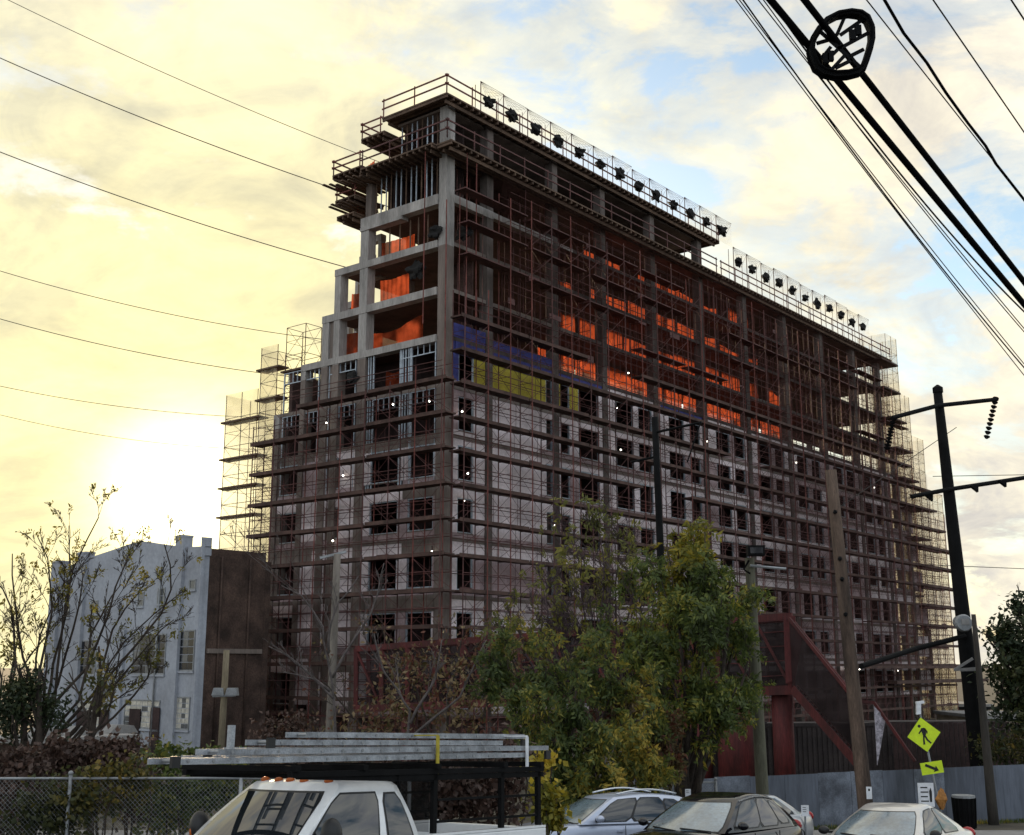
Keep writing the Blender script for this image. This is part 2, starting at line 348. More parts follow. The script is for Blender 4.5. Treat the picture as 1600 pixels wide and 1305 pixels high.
for j in range(7):
    z = FL[j]; zt = FL[j+1]-0.24; s0, s1 = z+0.3, z+2.35
    if j == 6: s1 = z+2.05
    for w in WIN:
        if w[1] < UE[j]-.3: window(w[0], w[1], s0, s1, T)
    edges = [0.72]+[e for w in WIN for e in w]+[UE[j]-.05]
    for a, b in zip(edges[0::2], edges[1::2]):
        if a > UE[j]-.5: continue
        b = min(b, UE[j]-.05)
        m = M_panel if rnd.random() < 0.68 else M_panel2
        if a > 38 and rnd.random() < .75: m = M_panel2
        if j == 6: m = M_yel if (4 < a < 17 and a < 15) or (2 < a < 4) else m
        if j == 6 and a < 1: m = M_blue
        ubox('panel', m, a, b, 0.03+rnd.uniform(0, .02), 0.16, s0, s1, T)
    for a, b in zip(BAY, BAY[1:]):
        if a > UE[j]-1: continue
        b = min(b, UE[j]-.05)
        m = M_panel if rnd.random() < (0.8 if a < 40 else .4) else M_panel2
        if j == 6: m = M_blue if a < 16.9 or 21 < a < 26 else M_panel
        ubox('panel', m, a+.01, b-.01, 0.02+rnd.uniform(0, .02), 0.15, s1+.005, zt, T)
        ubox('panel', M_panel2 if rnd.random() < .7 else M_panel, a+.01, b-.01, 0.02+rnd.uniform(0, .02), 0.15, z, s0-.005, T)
for (a, b) in ((4.45, 9.85), (1.0, 3.7)):
    ubox('panel', M_blue, a, b, -0.02, 0.018, 23.45, 24.2, T)
ubox('panel', M_blue, 4.45, 10.5, -0.02, 0.1, 24.46, 25.0, T); ubox('panel', M_blue, 0.8, 3.75, -0.02, 0.1, 24.46, 25.3, T)
# short face, floors 0..4 sheathed, 5..6 bare studs
LW = [(0.75, 2.8), (3.6, 5.98), (8.7, 9.9), (12.45, 14.45)]
for j in range(7):
    z = FL[j]; zt = FL[j+1]-0.24; s0, s1 = z+0.4, z+2.35
    if j < 5:
        edges = [0.62]+[e for w in LW for e in w]+[14.5]
        for w in LW: window(w[0], w[1], s0, s1, T, 'L')
        for a, b in zip(edges[0::2], edges[1::2]):
            if b-a < .06: continue
            ubox('panel', M_panel if rnd.random() < .7 else M_panel2, 0.03, 0.16, a, b, s0, s1, T)
        for a, b in ((0.62, 3.2), (3.21, 7.0), (7.01, 11.0), (11.01, 14.5)):
            if j < 4 or rnd.random() < .5: ubox('panel', M_panel if rnd.random() < .55 else M_conc, 0.02, 0.15, a, b, s1+.005, zt, T)
            if rnd.random() < .8: ubox('panel', M_panel2, 0.02, 0.15, a, b, z, s0-.005, T)
    if j in (4, 5, 6):
        for a, b in ((0.7, 2.65), (2.75, 3.5), (3.6, 5.9), (7.5, 9.9), (10.9, 14.3)):
            if b > VE[j]-.3: continue
            for v in (a, b): ubox('stud', M_stud, 0.02, 0.11, v-.035, v+.035, z, zt, T)
            if j < 6 or a < 3 or a > 7:
                ubox('track', M_stud, 0.025, 0.105, a+.035, b-.035, zt-.78, zt-.72, T); ubox('track', M_stud, 0.025, 0.105, a+.035, b-.035, zt-.05, zt, T)
                n = max(2, int((b-a)/.42))
                for k in range(1, n): ubox('stud', M_stud, 0.03, 0.10, a+(b-a)*k/n-.02, a+(b-a)*k/n+.02, zt-.72, zt-.05, T)
        for v in (2.9, 3.15, 3.38, 6.15, 6.35): ubox('stud', M_stud, 0.03, 0.11, v-.03, v+.03, z, zt, T)
# thin shoring props seen in the open top floors
for (z0, z1) in ((33.3, 36.0), (36.25, 38.95)):
    for k in range(14):
        v = 0.95+k*.44
        if z0 > 35 and v > 4.4: break
        ubox('prop', M_stud if k % 3 else M_ply, 0.25, 0.31, v, v+.06, z0, z1, T)
for (z0, z1) in ((30.35, 32.5),):
    for v in (1.9, 2.7, 3.4, 4.3, 5.2): ubox('prop', M_ply, 0.5, 0.56, v, v+.07, z0, z1, T)
# stud walls standing in the open floors of the long face (thin verticals)
st = MB()
for j in range(7, 11):
    for k in range(120):
        u = 1.0+k*.55+rnd.uniform(-.1, .1)
        if rnd.random() < .55: st.box(u, u+.05, 0.9, 0.95, FL[j], FL[j+1]-.25)
tag(st.build('stud_rows', M_rustd, T), kind='stuff')
# formwork decks of the roof
def deck(u0, u1, v0, v1, z, parent=T, m=M_ply):
    o = MB().box(u0, u1, v0, v1, z-.1, z).build('formwork_deck', m, parent)
    jo = MB(); n = int((v1-v0)/.5) if (u1-u0) < 12 else int((u1-u0)/.6)
    for k in range(n+1):
        if (u1-u0) < 12: v = v0+.04+(v1-v0-.12)*k/max(1, n); jo.box(u0+.02, u1-.02, v, v+.09, z-.28, z-.102)
        else: u = u0+.04+(u1-u0-.12)*k/max(1, n); jo.box(u, u+.09, v0+.02, v1-.02, z-.28, z-.102)
    jo.box(u0+.25, u1-.25, v0+.3, v0+.42, z-.5, z-.282); jo.box(u0+.25, u1-.25, v1-.42, v1-.3, z-.5, z-.282)
    jo.build('joists', m, o)
deck(-0.85, 32.4, -0.75, 4.8, 39.3); ubox('roof_slab', M_conc, 0.1, 31, 0.2, 4.3, 38.85, 39.0, T)
deck(32.5, 68.2, -0.75, 5.9, 36.42)
deck(-0.9, 32, -1.2, 0.02, 36.1); deck(-1.2, 4.0, 0.06, 6.3, 36.14)
deck(-0.9, 2.6, 4.5, 6.6, 38.35); deck(-1.0, 2.4, 6.4, 9.1, 36.5); deck(-0.6, 2.0, 7.3, 9.2, 34.9); deck(-0.6, 1.8, 7.4, 9.0, 33.75)
for k in range(9):
    v = 6.2+k*.36; ubox('outrigger_plank', M_ply, -1.2-.25*(k % 3), 1.8, v, v+.2, 35.62+.03*(k % 2), 35.7+.03*(k % 2), T)
for k in range(5):
    v = 7.4+k*.42; ubox('outrigger_plank', M_ply, -1.1-.2*(k % 2), 1.6, v, v+.2, 34.3, 34.38, T)
# orange tarpaulins hung inside the open floors
def tarp(p0, p1, z0, z1, seed, sag=0.0, cuts=0):
    r = random.Random(seed); n = 26; rows = []; p0 = Vector(p0); p1 = Vector(p1); d = (p1-p0); nn = Vector((-d.y, d.x, 0)).normalized()
    for a in range(7):
        t = a/6; row = []
        for i in range(n+1):
            s = i/n; top = z1-sag*math.sin(math.pi*s)*(0.6+.4*math.sin(5*s+seed))
            z = z0+(top-z0)*t
            q = p0+d*s+nn*(0.10*math.sin(s*d.length*2.3+seed)*(1-.5*t)+.03*math.sin(s*40))
            row.append((q.x, q.y, z))
        rows.append(row)
    mb = MB().grid(rows); o = mb.build('tarpaulin', M_orange, T, True); return o
for j, us in ((7, [(12.3, 16.4), (16.5, 20.2), (20.1, 26.3), (26.2, 31), (31.3, 37.1), (37, 44.2), (44.4, 50)]),
              (8, [(14.2, 16.4), (16.9, 22.8), (22.7, 29.9), (29.8, 37.1), (37.6, 43.5), (46, 49)]),
              (9, [(13.2, 15.8), (18.0, 22.8), (22.9, 29.5), (30.2, 36.6), (37.0, 43.5)]),
              (10, [(17.2, 21.5), (24.5, 30.4), (30.6, 36.5), (38.5, 42.5)])):
    for k, (a, b) in enumerate(us):
        vv = (2.5, 2.3, 2.1, 2.0)[j-7]; zt = FL[j+1]-.3; rt = random.Random(j*31+k)
        tarp((a, vv+rt.uniform(-.1, .1), 0), (b, vv+rt.uniform(-.2, .2), 0), FL[j]+.05+rt.uniform(0, .3), FL[j]+(zt-FL[j])*rt.uniform(*((.85, 1.0), (.8, 1.0), (.55, .8), (.6, .9))[j-7]), j*7+k, rt.uniform(.05, .5))
tarp((1.1, 3.6, 0), (1.0, 6.4, 0), 30.4, 31.8, 3, 0.1); tarp((.9, 7.3, 0), (1.0, 9.0, 0), 27.5, 28.9, 4, 0.1)
tarp((1.0, 4.0, 0), (1.0, 6.5, 0), 27.45, 29.3, 5, 0.15); tarp((.9, 2.6, 0), (1.0, 9.7, 0), 24.6, 26.3, 6, 0.6)
tarp((0.6, 8.2, 0), (1.6, 9.6, 0), 34.0, 35.4, 8, 0.1); tarp((0.4, 6.6, 0), (0.9, 8.4, 0), 36.6, 37.4, 9, 0.15)
tarp((0.9, 3.7, 0), (0.9, 5.6, 0), 21.6, 23.2, 10, 0.3)
# wrapped black net bundles sagging at the corner
for (u, v, z, r_) in ((0.25, 2.6, 29.0, .55), (-0.15, 0.75, 30.9, .42), (-0.15, 7.6, 22.9, .42), (1.3, -0.3, 31.0, .5)):
    MB().blob((u, v, z), r_, int(u*10+z), .5, 14, 10, (.35, 1.15, .8)).build('net_bundle', M_blacknet, T)
# small work lights left burning
def lamp_at(px, py, d):
    # find the floor bay behind the facade: place on plane v=d
    r = ray(px, py); c, s = math.cos(ROT), math.sin(ROT)
    # (CX,CY)+u*(c,s)+d*(-s,c) = t*r.xy
    bx, by = CX-d*s, CY+d*c; det = r.x*(-s)-r.y*(-c)
    t = (bx*(-s)-by*(-c))/det; P = Vector((r.x*t, r.y*t, EYE+r.z*t)); return P
BULB = MB().blob((0, 0, 0), 0.055, 1, 0.0, 8, 6).mesh('bulb', M_bulb, True); CAGE = MB().tube([(0, 0, .06), (0, 0, .32)], .025, 5).mesh('lamp_holder', M_blk)
LORD = 'first second third fourth fifth sixth seventh eighth ninth tenth eleventh twelfth thirteenth fourteenth fifteenth sixteenth seventeenth eighteenth nineteenth twentieth'.split()+['twenty-'+w for w in 'first second third fourth fifth sixth'.split()]
for nk, (px, py) in enumerate(sorted([(770, 515), (827, 529), (908, 557), (982, 583), (1017, 594), (1049, 606), (1108, 627), (1138, 638), (1190, 655), (1218, 664), (722, 643), (866, 821), (725, 783), (970, 703), (1105, 690),
                 (1200, 766), (1244, 723), (1336, 801), (1366, 762), (1339, 866), (1320, 1045), (1343, 1046), (1273, 1043), (1403, 1048), (731, 740), (964, 638)])):
    L_ = empty('work_light', lamp_at(px, py, -0.25 if py > 640 else 0.5)); link('bulb', BULB, L_); link('lamp_holder', CAGE, L_)
    tag(L_, 'tiny lit work lamp, %s from the left along the long tower face' % LORD[nk], 'lamp', 'lit work lamps on the tower')
for nk, (px, py, u) in enumerate(sorted([(510, 661, 0), (614, 632, 0), (671, 627, 0), (600, 711, 0), (536, 743, 0), (520, 845, 0), (675, 862, 0)])):
    r = ray(px, py); c, s = math.cos(ROT), math.sin(ROT); u = -.25
    bx, by = CX+u*c, CY+u*s; det = r.x*c-r.y*(-s); t = (bx*c+by*s)/det
    L_ = empty('work_light', (r.x*t, r.y*t, EYE+r.z*t)); link('bulb', BULB, L_); link('lamp_holder', CAGE, L_)
    tag(L_, 'tiny lit work lamp, %s from the left on the narrow tower face' % LORD[nk], 'lamp', 'lit work lamps on the tower')

# ------------------------------------------------------------------ guard rails on the roof decks
def rail(pts, h, label, m=M_rust, step=2.4, two=True):
    root = empty('guard_rail', (CX, CY, 0), ROT); tag(root, label, 'guard rail', 'guard rails on the roof decks')
    for a, b in zip(pts, pts[1:]):
        a = Vector(a); b = Vector(b); L = (b-a).length; n = max(1, round(L/step)); d = (b-a).normalized()
        for hh in ((h, h*.52) if two else (h,)): MB().beam(a-d*.15+Vector((0, 0, hh)), b+d*.15+Vector((0, 0, hh)), .06, .09).build('rail', m, root)
        for k in range(n+1):
            p = a+(b-a)*k/n; MB().beam(p, p+Vector((0, 0, h+.12)), .06, .06).build('post', m, root)
    return root
rail([(-.8, 4.7, 39.3), (-.8, -.7, 39.3), (32.3, -.7, 39.3)], 1.15, 'red rail round the topmost deck of the tower')
rail([(32.6, -.7, 36.42), (68, -.7, 36.42)], 1.15, 'red rail along the lower roof deck on the right')
rail([(-1.1, 6.2, 36.14), (-1.15, -1.1, 36.14), (31, -1.15, 36.1)], 1.15, 'rail round the deck just under the topmost deck', M_rustd)
rail([(2.4, 6.55, 38.35), (-.85, 6.55, 38.35), (-.85, 4.9, 38.35)], 1.0, 'short red rail on the small step left of the top deck')
rail([(2.0, 9.05, 36.5), (-.95, 9.05, 36.5), (-.95, 6.6, 36.5)], .95, 'red rail on the wide plank deck at the tower left')
rail([(1.8, 9.1, 34.9), (-.55, 9.1, 34.9), (-.55, 7.4, 34.9)], .8, 'red rail on the hanging plank deck at the tower left')

# ------------------------------------------------------------------ net posts with black bundles along the roof edge
def uz(px, py, d=-0.75):
    P = lamp_at(px, py, d); c, s = math.cos(ROT), math.sin(ROT); return ((P.x-CX)*c+(P.y-CY)*s, P.z)
UPB = [(763, 160), (799, 181), (836, 202), (871, 221), (904, 239), (937, 257), (967, 272), (997, 292), (1024, 306), (1051, 321), (1078, 334), (1102, 347), (1127, 361)]
LOB = [(1153, 410), (1174, 421), (1196, 434), (1216, 442), (1237, 454), (1257, 466), (1276, 475), (1295, 482), (1313, 493), (1330, 504), (1347, 511)]
ORD = 'first second third fourth fifth sixth seventh eighth ninth tenth eleventh twelfth thirteenth fourteenth fifteenth sixteenth seventeenth eighteenth nineteenth twentieth'.split()+['twenty-'+w for w in 'first second third fourth fifth sixth'.split()]
def net_row(lst, zd, which):
    pu = [uz(*p)+() for p in lst]
    for i, (u, z) in enumerate(pu):
        un = pu[i+1][0] if i+1 < len(pu) else u+(u-pu[i-1][0])
        du = un-u; root = empty('net_post', tw(u-du*.32, -0.75, zd), ROT)
        tag(root, 'thin net post with black net bundle, %s from the left on the %s roof edge' % (ORD[i], which), 'net post', 'net posts on the %s roof edge' % which)
        H = z-zd+1.15
        MB().tube([(0, 0, -.1), (0, 0, H)], .035, 5).build('pole', M_rustd, root)
        MB().tube([(0, .45, -.1), (0, .45, H-.1)], .025, 5).build('stay', M_rustd, root)
        MB().blob((du*.32, -.05, z-zd), .46*random.Random(i+3).uniform(.85, 1.15), i*3+int(zd), random.Random(i+11).uniform(.3, .6), 14, 9, (random.Random(i+5).uniform(.8, 1.15), .6, random.Random(i+9).uniform(.65, .95))).build('net_bundle', M_blacknet, root)
        ln = MB(); top = Vector((0, 0, H)); nx = Vector((du, 0, H)); bun = Vector((du*.32, 0, z-zd))
        for k in range(7):
            q = nx+(bun-nx)*(k/6.0); ln.tube([top, q], .008, 3, False)
        for k in range(4):
            a = top+(bun-top)*(k/4); ln.tube([a, nx], .007, 3, False)
        ln.tube([bun, (du*.55, 0, z-zd-.3), nx], .012, 3, False)
        ln.tube([top, nx], .012, 3, False); ln.build('net_lines', M_rustd, root)
        MB().poly([top, nx, bun]).poly([bun+Vector((0, .02, 0)), nx+Vector((0, .02, 0)), (du, .02, 0), (0, .02, 0), top+Vector((0, .02, 0))]).build('net', M_net2, root)
net_row(UPB, 39.3, 'upper'); net_row(LOB, 36.42, 'lower')

# ------------------------------------------------------------------ frame scaffold
def scaffold(name, label, org_v, A, B, lifts, tops, depth=0.95, bay=2.13, axis='R', plank_min=0, brace=True, planks=None):
    """axis R: runs along u at v=org_v..org_v-depth ; axis L: runs along v at u=org_v..org_v-depth"""
    root = empty(name, (CX, CY, 0), ROT); tag(root, label, 'scaffold')
    n = int(round((B-A)/bay)); rr = random.Random(len(label)); br = MB()
    def pt(s, d, z): return (s, org_v-d, z) if axis == 'R' else (org_v-d, s, z)
    for k in range(n+1):
        s = A+(B-A)*k/n; zt = tops(s)
        for d in (0, depth):
            m = M_rust if rr.random() < .4 else M_rustd
            MB().tube([pt(s, d, gz(60)), pt(s, d, zt+rr.uniform(-.1, .9))], .038, 5).build('standard', m, root)
        for z in lifts:
            if z > zt: continue
            br.tube([pt(s, 0, z-.12), pt(s, depth, z-.12)], .022, 4, False); br.tube([pt(s, 0, z-.9), pt(s, depth, z-.9)], .016, 4, False)
            if k < n and z <= tops(s+bay*.8)+.1:
                s2 = A+(B-A)*(k+1)/n
                for d in (0, depth): br.tube([pt(s, d, z+1.0), pt(s2, d, z+1.0)], .026, 4, False)
                br.tube([pt(s, depth, z+.5), pt(s2, depth, z+.5)], .017, 4, False); sm = (s+s2)/2+rr.uniform(-.4, .4); br.tube([pt(sm, depth*.5, z-2), pt(sm, depth*.5, z)], .016, 4, False)
                if rr.random() < .5: br.tube([pt(s, 0, z-1.9), pt(s2, depth, z-.2)], .014, 4, False)
                if rr.random() < .16: br.beam(pt(s+.2, depth*.6, z+.05), pt(s+.2+rr.uniform(.5, 1.4), depth*.6, z+.05), .04, rr.uniform(.15, .5))
                if brace and (z < 26 or rr.random() < .5):
                    br.tube([pt(s, depth, z-1.9), pt(s2, depth, z-.2)], .015, 4, False); br.tube([pt(s, depth, z-.2), pt(s2, depth, z-1.9)], .015, 4, False)
    tag(br.build('braces', M_rustd, root), kind='stuff')
    seg = bay*3
    for z in lifts:
        s = A-.3
        while s < B:
            e = min(s+seg, B+.35)
            if tops((s+e)/2)+.2 >= z and rr.random() < (.97 if z < 26 else .55):
                dz = rr.uniform(-.03, .03)
                x0, x1 = sorted((org_v-.06, org_v-depth+.04))
                if z > 26: ubox('plank_deck', M_rustd, s+rr.uniform(0, .8), e-.05, x0, x1, z-.07+dz, z+dz, root)
                elif axis == 'R': ubox('plank_deck', M_plank, s, e-.05, x0, x1, z-.09+dz, z+dz, root); ubox('toe_board', M_plank, s+.02, e-.07, x0-.05, x0-.01, z-.12+dz, z+.09+dz, root)
                else: ubox('plank_deck', M_plank, x0, x1, s, e-.05, z-.09+dz, z+dz, root); ubox('toe_board', M_plank, x0-.05, x0-.01, s+.02, e-.07, z-.12+dz, z+.1+dz, root)
            s += seg
    return root
LIFT = [1.35+2.0*k for k in range(16)]
def topR(s): return 33.0 if s < 4 else (31.4 if s < 58 else max(21.0, 36-.45*(s-56)))
scaffold('facade_scaffold', 'rusty plank scaffold climbing the long right face of the tower', -0.5, 0.2, 78.5, LIFT[:12]+[25.35, 27.35, 29.35, 31.35, 33.35], lambda s: (27.0 if s < 3 else 34.0) if s < 64 else (max(20.5, 34-1.1*(s-64))))
scaffold('facade_scaffold', 'rusty plank scaffold climbing the narrow left face of the tower', -0.5, -1.2, 15.4, LIFT[:11], lambda s: 21.4 if s < 13 else 20, axis='L')
# thin upper standards and ledgers in front of the open floors
up = empty('upper_scaffold', (CX, CY, 0), ROT); tag(up, 'thin dark scaffold tubes before the open upper floors of the tower', 'scaffold')

for k in range(32):
    u = .5+k*2.13
    MB().tube([(u, -.7, 25), (u, -.7, 33+rnd.uniform(-1, 2.5))], .028, 4).build('standard', M_rustd if k else M_rust, up)

for k in range(4): MB().tube([(-.75, -.75+.0*k, 2), (-.75, -.75, 32.4)], .04, 6).build('standard', M_rust, up) if k == 0 else None
for (u, v) in ((.9, -.9), (-.9, .9), (1.9, -.8)): MB().tube([(u, v, 25), (u, v, 35.9)], .035, 5).build('standard', M_rust, up)

M_dnet = thin('dark_upper_net', (.04, .02, .018), .24, .3)
for a, b in zip(UCOL[1:], UCOL[2:]): MB().poly([(a, -1.0, 25.2), (b, -1.0, 25.2), (b, -1.0, 36.0), (a, -1.0, 36.0)]).build('debris_or_dimming_net', M_dnet, up)
for (a, b) in ((-.6, 20), (20.1, 45), (45.1, 74)): ubox('base_wall', M_int, a, b, .6, .8, 0, 2.25, T)
ubox('base_wall', M_int, .6, .8, .9, 15, 0, 2.25, T)

M_bnet = thin('brown_dimming_net', (.10, .055, .05), .2, .3)
for a, b in zip(UCOL[6:], UCOL[7:]+[74.0]): MB().poly([(a, -1.52, 3.5), (b, -1.52, 3.5), (b, -1.52, 25.0), (a, -1.52, 25.0)]).build('debris_or_dimming_net', M_bnet, up)  # net added to darken the right end of the lower face

# netted scaffold towers at both ends
def netted(name, label, u0, u1, v0, v1, z0, z1, netsides, planks=(), lift=2.0, m=M_rustd):
    root = empty(name, (CX, CY, 0), ROT); tag(root, label, 'scaffold')
    nu = max(1, round((u1-u0)/1.6)); nv = max(1, round((v1-v0)/1.6)); br = MB()
    for a in range(nu+1):
        for b in range(nv+1):
            if 0 < a < nu and 0 < b < nv: continue
            u = u0+(u1-u0)*a/nu; v = v0+(v1-v0)*b/nv; MB().tube([(u, v, z0), (u, v, z1)], .03, 5).build('standard', m, root)
    z = z0+lift; k = 0
    while z <= z1+.01:
        for (a, b) in (((u0, v0), (u1, v0)), ((u1, v0), (u1, v1)), ((u1, v1), (u0, v1)), ((u0, v1), (u0, v0))):
            br.tube([(*a, z), (*b, z)], .022, 4, False); br.tube([(*a, z-1), (*b, z-1)], .015, 4, False)
            br.tube([(*a, z-lift if k % 2 else z), (*b, z if k % 2 else z-lift)], .015, 4, False)
        z += lift; k += 1
    tag(br.build('braces', m, root), kind='stuff')
    for s in netsides:
        q = {'u0': [(u0-.05, v0, z0), (u0-.05, v1, z0), (u0-.05, v1, z1), (u0-.05, v0, z1)], 'u1': [(u1+.05, v0, z0), (u1+.05, v1, z0), (u1+.05, v1, z1), (u1+.05, v0, z1)],
             'v0': [(u0, v0-.05, z0), (u1, v0-.05, z0), (u1, v0-.05, z1), (u0, v0-.05, z1)], 'v1': [(u0, v1+.05, z0), (u1, v1+.05, z0), (u1, v1+.05, z1), (u0, v1+.05, z1)]}[s]
        MB().poly(q).build('net', M_net, root)
    for zp in planks:
        ubox('plank_deck', M_ply, u0-.15, u0+.75, v0-.3, v1+.35, zp-.12, zp, root)
    return root
netted('netted_scaffold', 'tallest pale netted scaffold tower at the right end of the roof', 69.6, 72.6, .3, 3.3, 0, 39.8, ('u0', 'v0', 'u1'))
netted('netted_scaffold', 'netted scaffold tower second in height at the right end', 72.7, 75.2, .3, 3.3, 0, 33.8, ('v0', 'u1'))
netted('netted_scaffold', 'netted scaffold tower third in height at the right end', 75.3, 78.6, .3, 3.3, 0, 29.6, ('v0', 'u1'))
netted('netted_scaffold', 'lowest and rightmost netted scaffold tower behind the black pole', 78.7, 83.4, .3, 4.5, 0, 24.0, ('v0', 'u1', 'v1'))
for z in LIFT[2:11]:
    pass
netted('netted_scaffold', 'yellow lit netted scaffold tower at the far left of the tower', 0.3, 2.4, 17.3, 20.7, 0, 23.7, ('u0', 'v1', 'u1'), (21.8, 19.2, 17.2, 15.2))
netted('netted_scaffold', 'narrow netted scaffold tower between the concrete and the far left net', 0.3, 2.4, 15.4, 17.1, 0, 26.5, ('u0', 'v1'), (25.0, 22.9))
netted('netted_scaffold', 'open bare scaffold frame topping the left terraces', 0.6, 2.0, 13.0, 14.9, 21.6, 27.6, (), (24.6,))
eo = empty('end_outriggers', (CX, CY, 0), ROT); tag(eo, 'dark plank platforms jutting out past the right end of the tower', 'platform')
for z in LIFT[2:9]: ubox('platform', M_plank, 72.0, 83.2, -1.5, -.45, z-.16, z+.06, eo); ubox('bracket', M_rustd, 71.5, 77.5, -1.3, -.7, z-.36, z-.17, eo)
for j in range(5, 12): ubox('platform', M_plank, UE[j]-2.5, UE[j]+1.9, -1.1, 1.2, FL[j]-.42, FL[j]-.25, eo)
ubox('platform', M_plank, 60, 86, -2.4, -1.0, 3.6, 3.9, eo); ubox('platform', M_plank, 52, 86, -2.6, -1.1, 5.0, 5.25, eo)
# ------------------------------------------------------------------ grey parapet building on the left
M_grey = mat('grey_painted_brick', (0.35, 0.37, 0.415), 0.85, 0.15, 0.35, 0.3, col2=(.27, .28, .31))
M_brown = mat('dark_brown_brick', (0.085, 0.052, 0.04), 0.95, 0.4, 0.8, 0.4)
M_glassd = mat('dark_glass', (0.014, 0.016, 0.02), 0.12, 0.3, 2, 0.0, spec=0.35)
M_glassb = mat('milky_glass_block', (0.55, 0.52, 0.45), 0.25, 0.25, 3, 0.2, spec=0.6)
M_pane = mat('grey_window_pane', (0.10, 0.11, 0.12), 0.18, 0.35, 1.5, 0.05, spec=0.6)
GX, GY = -17.0, 66.0; DG = Vector((-0.74, 0.6726, 0)); GROT = math.atan2(DG.y, DG.x)
def gp(px, py):                                    # facade coordinates (distance from corner, height)
    r = ray(px, py); det = r.x*(-DG.y)+r.y*DG.x
    t = (GX*(-DG.y)+GY*DG.x)/det; return ((r.x*t-GX)*DG.x+(r.y*t-GY)*DG.y, EYE+r.z*t)
G = empty('parapet_building', (GX, GY, 0), GROT); tag(G, 'grey industrial building with a curved parapet at the far left', 'building')
# local x runs along the facade away from the corner, local -y... facade faces +y (towards the camera)
out = [(331, 852), (322, 853), (322, 838), (292, 855), (273, 853), (250, 850), (225, 846), (206, 849), (174, 860), (141, 871), (122, 880), (100, 886), (84, 884)]
pts = [gp(*p) for p in out]; pts[0] = (0.0, pts[1][1]); pts[2] = (pts[1][0], pts[1][1]-.02)
Lg = pts[-1][0]
wall_o = [(x, 0.0, z) for x, z in pts]+[(Lg, 0, 0), (0, 0, 0)]
wl = MB().prism(wall_o, (0, -0.4, 0)); wl.build('wall', M_grey, G)
MB().box(0.02, 0.42, -4.2, -0.42, 0, pts[1][1]-.1).build('side_wall', M_brown, G)
MB().box(0.03, Lg-.03, -4.2, -.42, pts[1][1]-1.4, pts[1][1]-1.1).build('roof', M_brown, G)
MB().box(0.03, Lg-.03, -4.6, -4.22, 0, pts[1][1]-.6).build('back_wall', M_brown, G); MB().box(Lg-.42, Lg-.02, -4.2, -.42, 0, pts[1][1]-.8).build('side_wall', M_brown, G)
MB().box(-.12, .01, -4.1, -.5, 5.9, 6.15).build('ledge', M_conc, G)
for yy in (-1.2, -3.1): MB().tube([(-.06, yy, .1), (-.06, yy, 11.2)], .06, 8).build('downpipe', M_brown, G, True)
MB().tube([(4.1, .1, .1), (4.1, .1, 10.6)], .055, 8).build('downpipe', M_gstl, G, True)
for (a, b, top) in ((345, 321, 838), (291, 279, 837), (138, 126, 863), (98, 85, 877)):
    x0 = gp(a, top+12)[0]; x1 = gp(b, top+12)[0]; zt = gp((a+b)/2, top)[1]; x0 = max(x0, -.02)
    MB().box(x0, x1, 0.002, 0.2, 0, zt-.12).build('pilaster', M_grey, G)
    MB().box(x0, x1, -.42, -.002, zt-1.0, zt-.12).build('parapet_block', M_grey, G); MB().box(x0-.03, x1+.03, -.45, 0.23, zt-.12, zt).build('pilaster_cap', M_grey, G)
for (a, b) in ((197, 186), (122, 112)):
    MB().box(gp(a, 1000)[0], gp(b, 1000)[0], 0.002, .16, 0, gp(a, 1000)[1]+.6).build('pilaster', M_grey, G)
def gwin(x0, y0, x1, y1, m, nx, ny, name='window'):
    a, z1 = gp(x1, y0); b, z0 = gp(x0, y1); z0 = max(z0, .1)
    f = MB().box(a, b, .01, .05, z1-.07, z1).box(a, b, .01, .05, z0, z0+.07).box(a, a+.07, .011, .049, z0+.07, z1-.07).box(b-.07, b, .011, .049, z0+.07, z1-.07)
    fo = f.build(name, M_gstl, G)
    MB().box(a-.05, b+.05, .0, .1, z0-.1, z0-.002).build('sill', M_grey, fo)
    for i in range(nx):
        for k in range(ny):
            w = (b-a-.14)/nx; h = (z1-z0-.14)/ny
            ubox('pane', m if random.Random(i*7+k*3+int(x0)).random() < .72 else M_pane, a+.07+w*i+.02, a+.07+w*(i+1)-.02, .004, .018, z0+.07+h*k+.02, z0+.07+h*(k+1)-.02, fo)
    return fo
gwin(273, 984, 306, 1049, M_glassd, 3, 5); gwin(206, 990, 261, 1054, M_glassd, 5, 5); gwin(119, 1000, 152, 1055, M_glassd, 2, 4)
gwin(296, 905, 307, 922, M_pane, 1, 1); gwin(246, 918, 259, 944, M_pane, 1, 2); gwin(215, 925, 226, 948, M_pane, 1, 2); gwin(142, 938, 154, 960, M_yel, 1, 2); gwin(103, 945, 110, 965, M_glassb, 1, 2)  # yellow panes: sky light seen through the window, painted as colour
gwin(270, 1089, 298, 1140, M_glassb, 4, 6); gwin(193, 1094, 251, 1137, M_glassb, 6, 5); gwin(116, 1098, 171, 1140, M_glassb, 6, 5)
for (a, b, t) in ((221, 204, 1108), (251, 237, 1106), (140, 122, 1112), (171, 157, 1110)):
    x0 = gp(a, 1120)[0]; x1 = gp(b, 1120)[0]; MB().box(x0, x1, .06, .1, 0.1, gp(a, t)[1]).build('door', M_dark, G)
MB().box(0, 4.2, 5.2, 5.3, 0, 2.0).build('yard_fence', M_mesh); yf = bpy.data.objects['yard_fence']; yf.location = (GX, GY, 0); yf.rotation_euler = (0, 0, GROT)
tag(yf, 'dark solid yard fence below the grey building', 'fence')
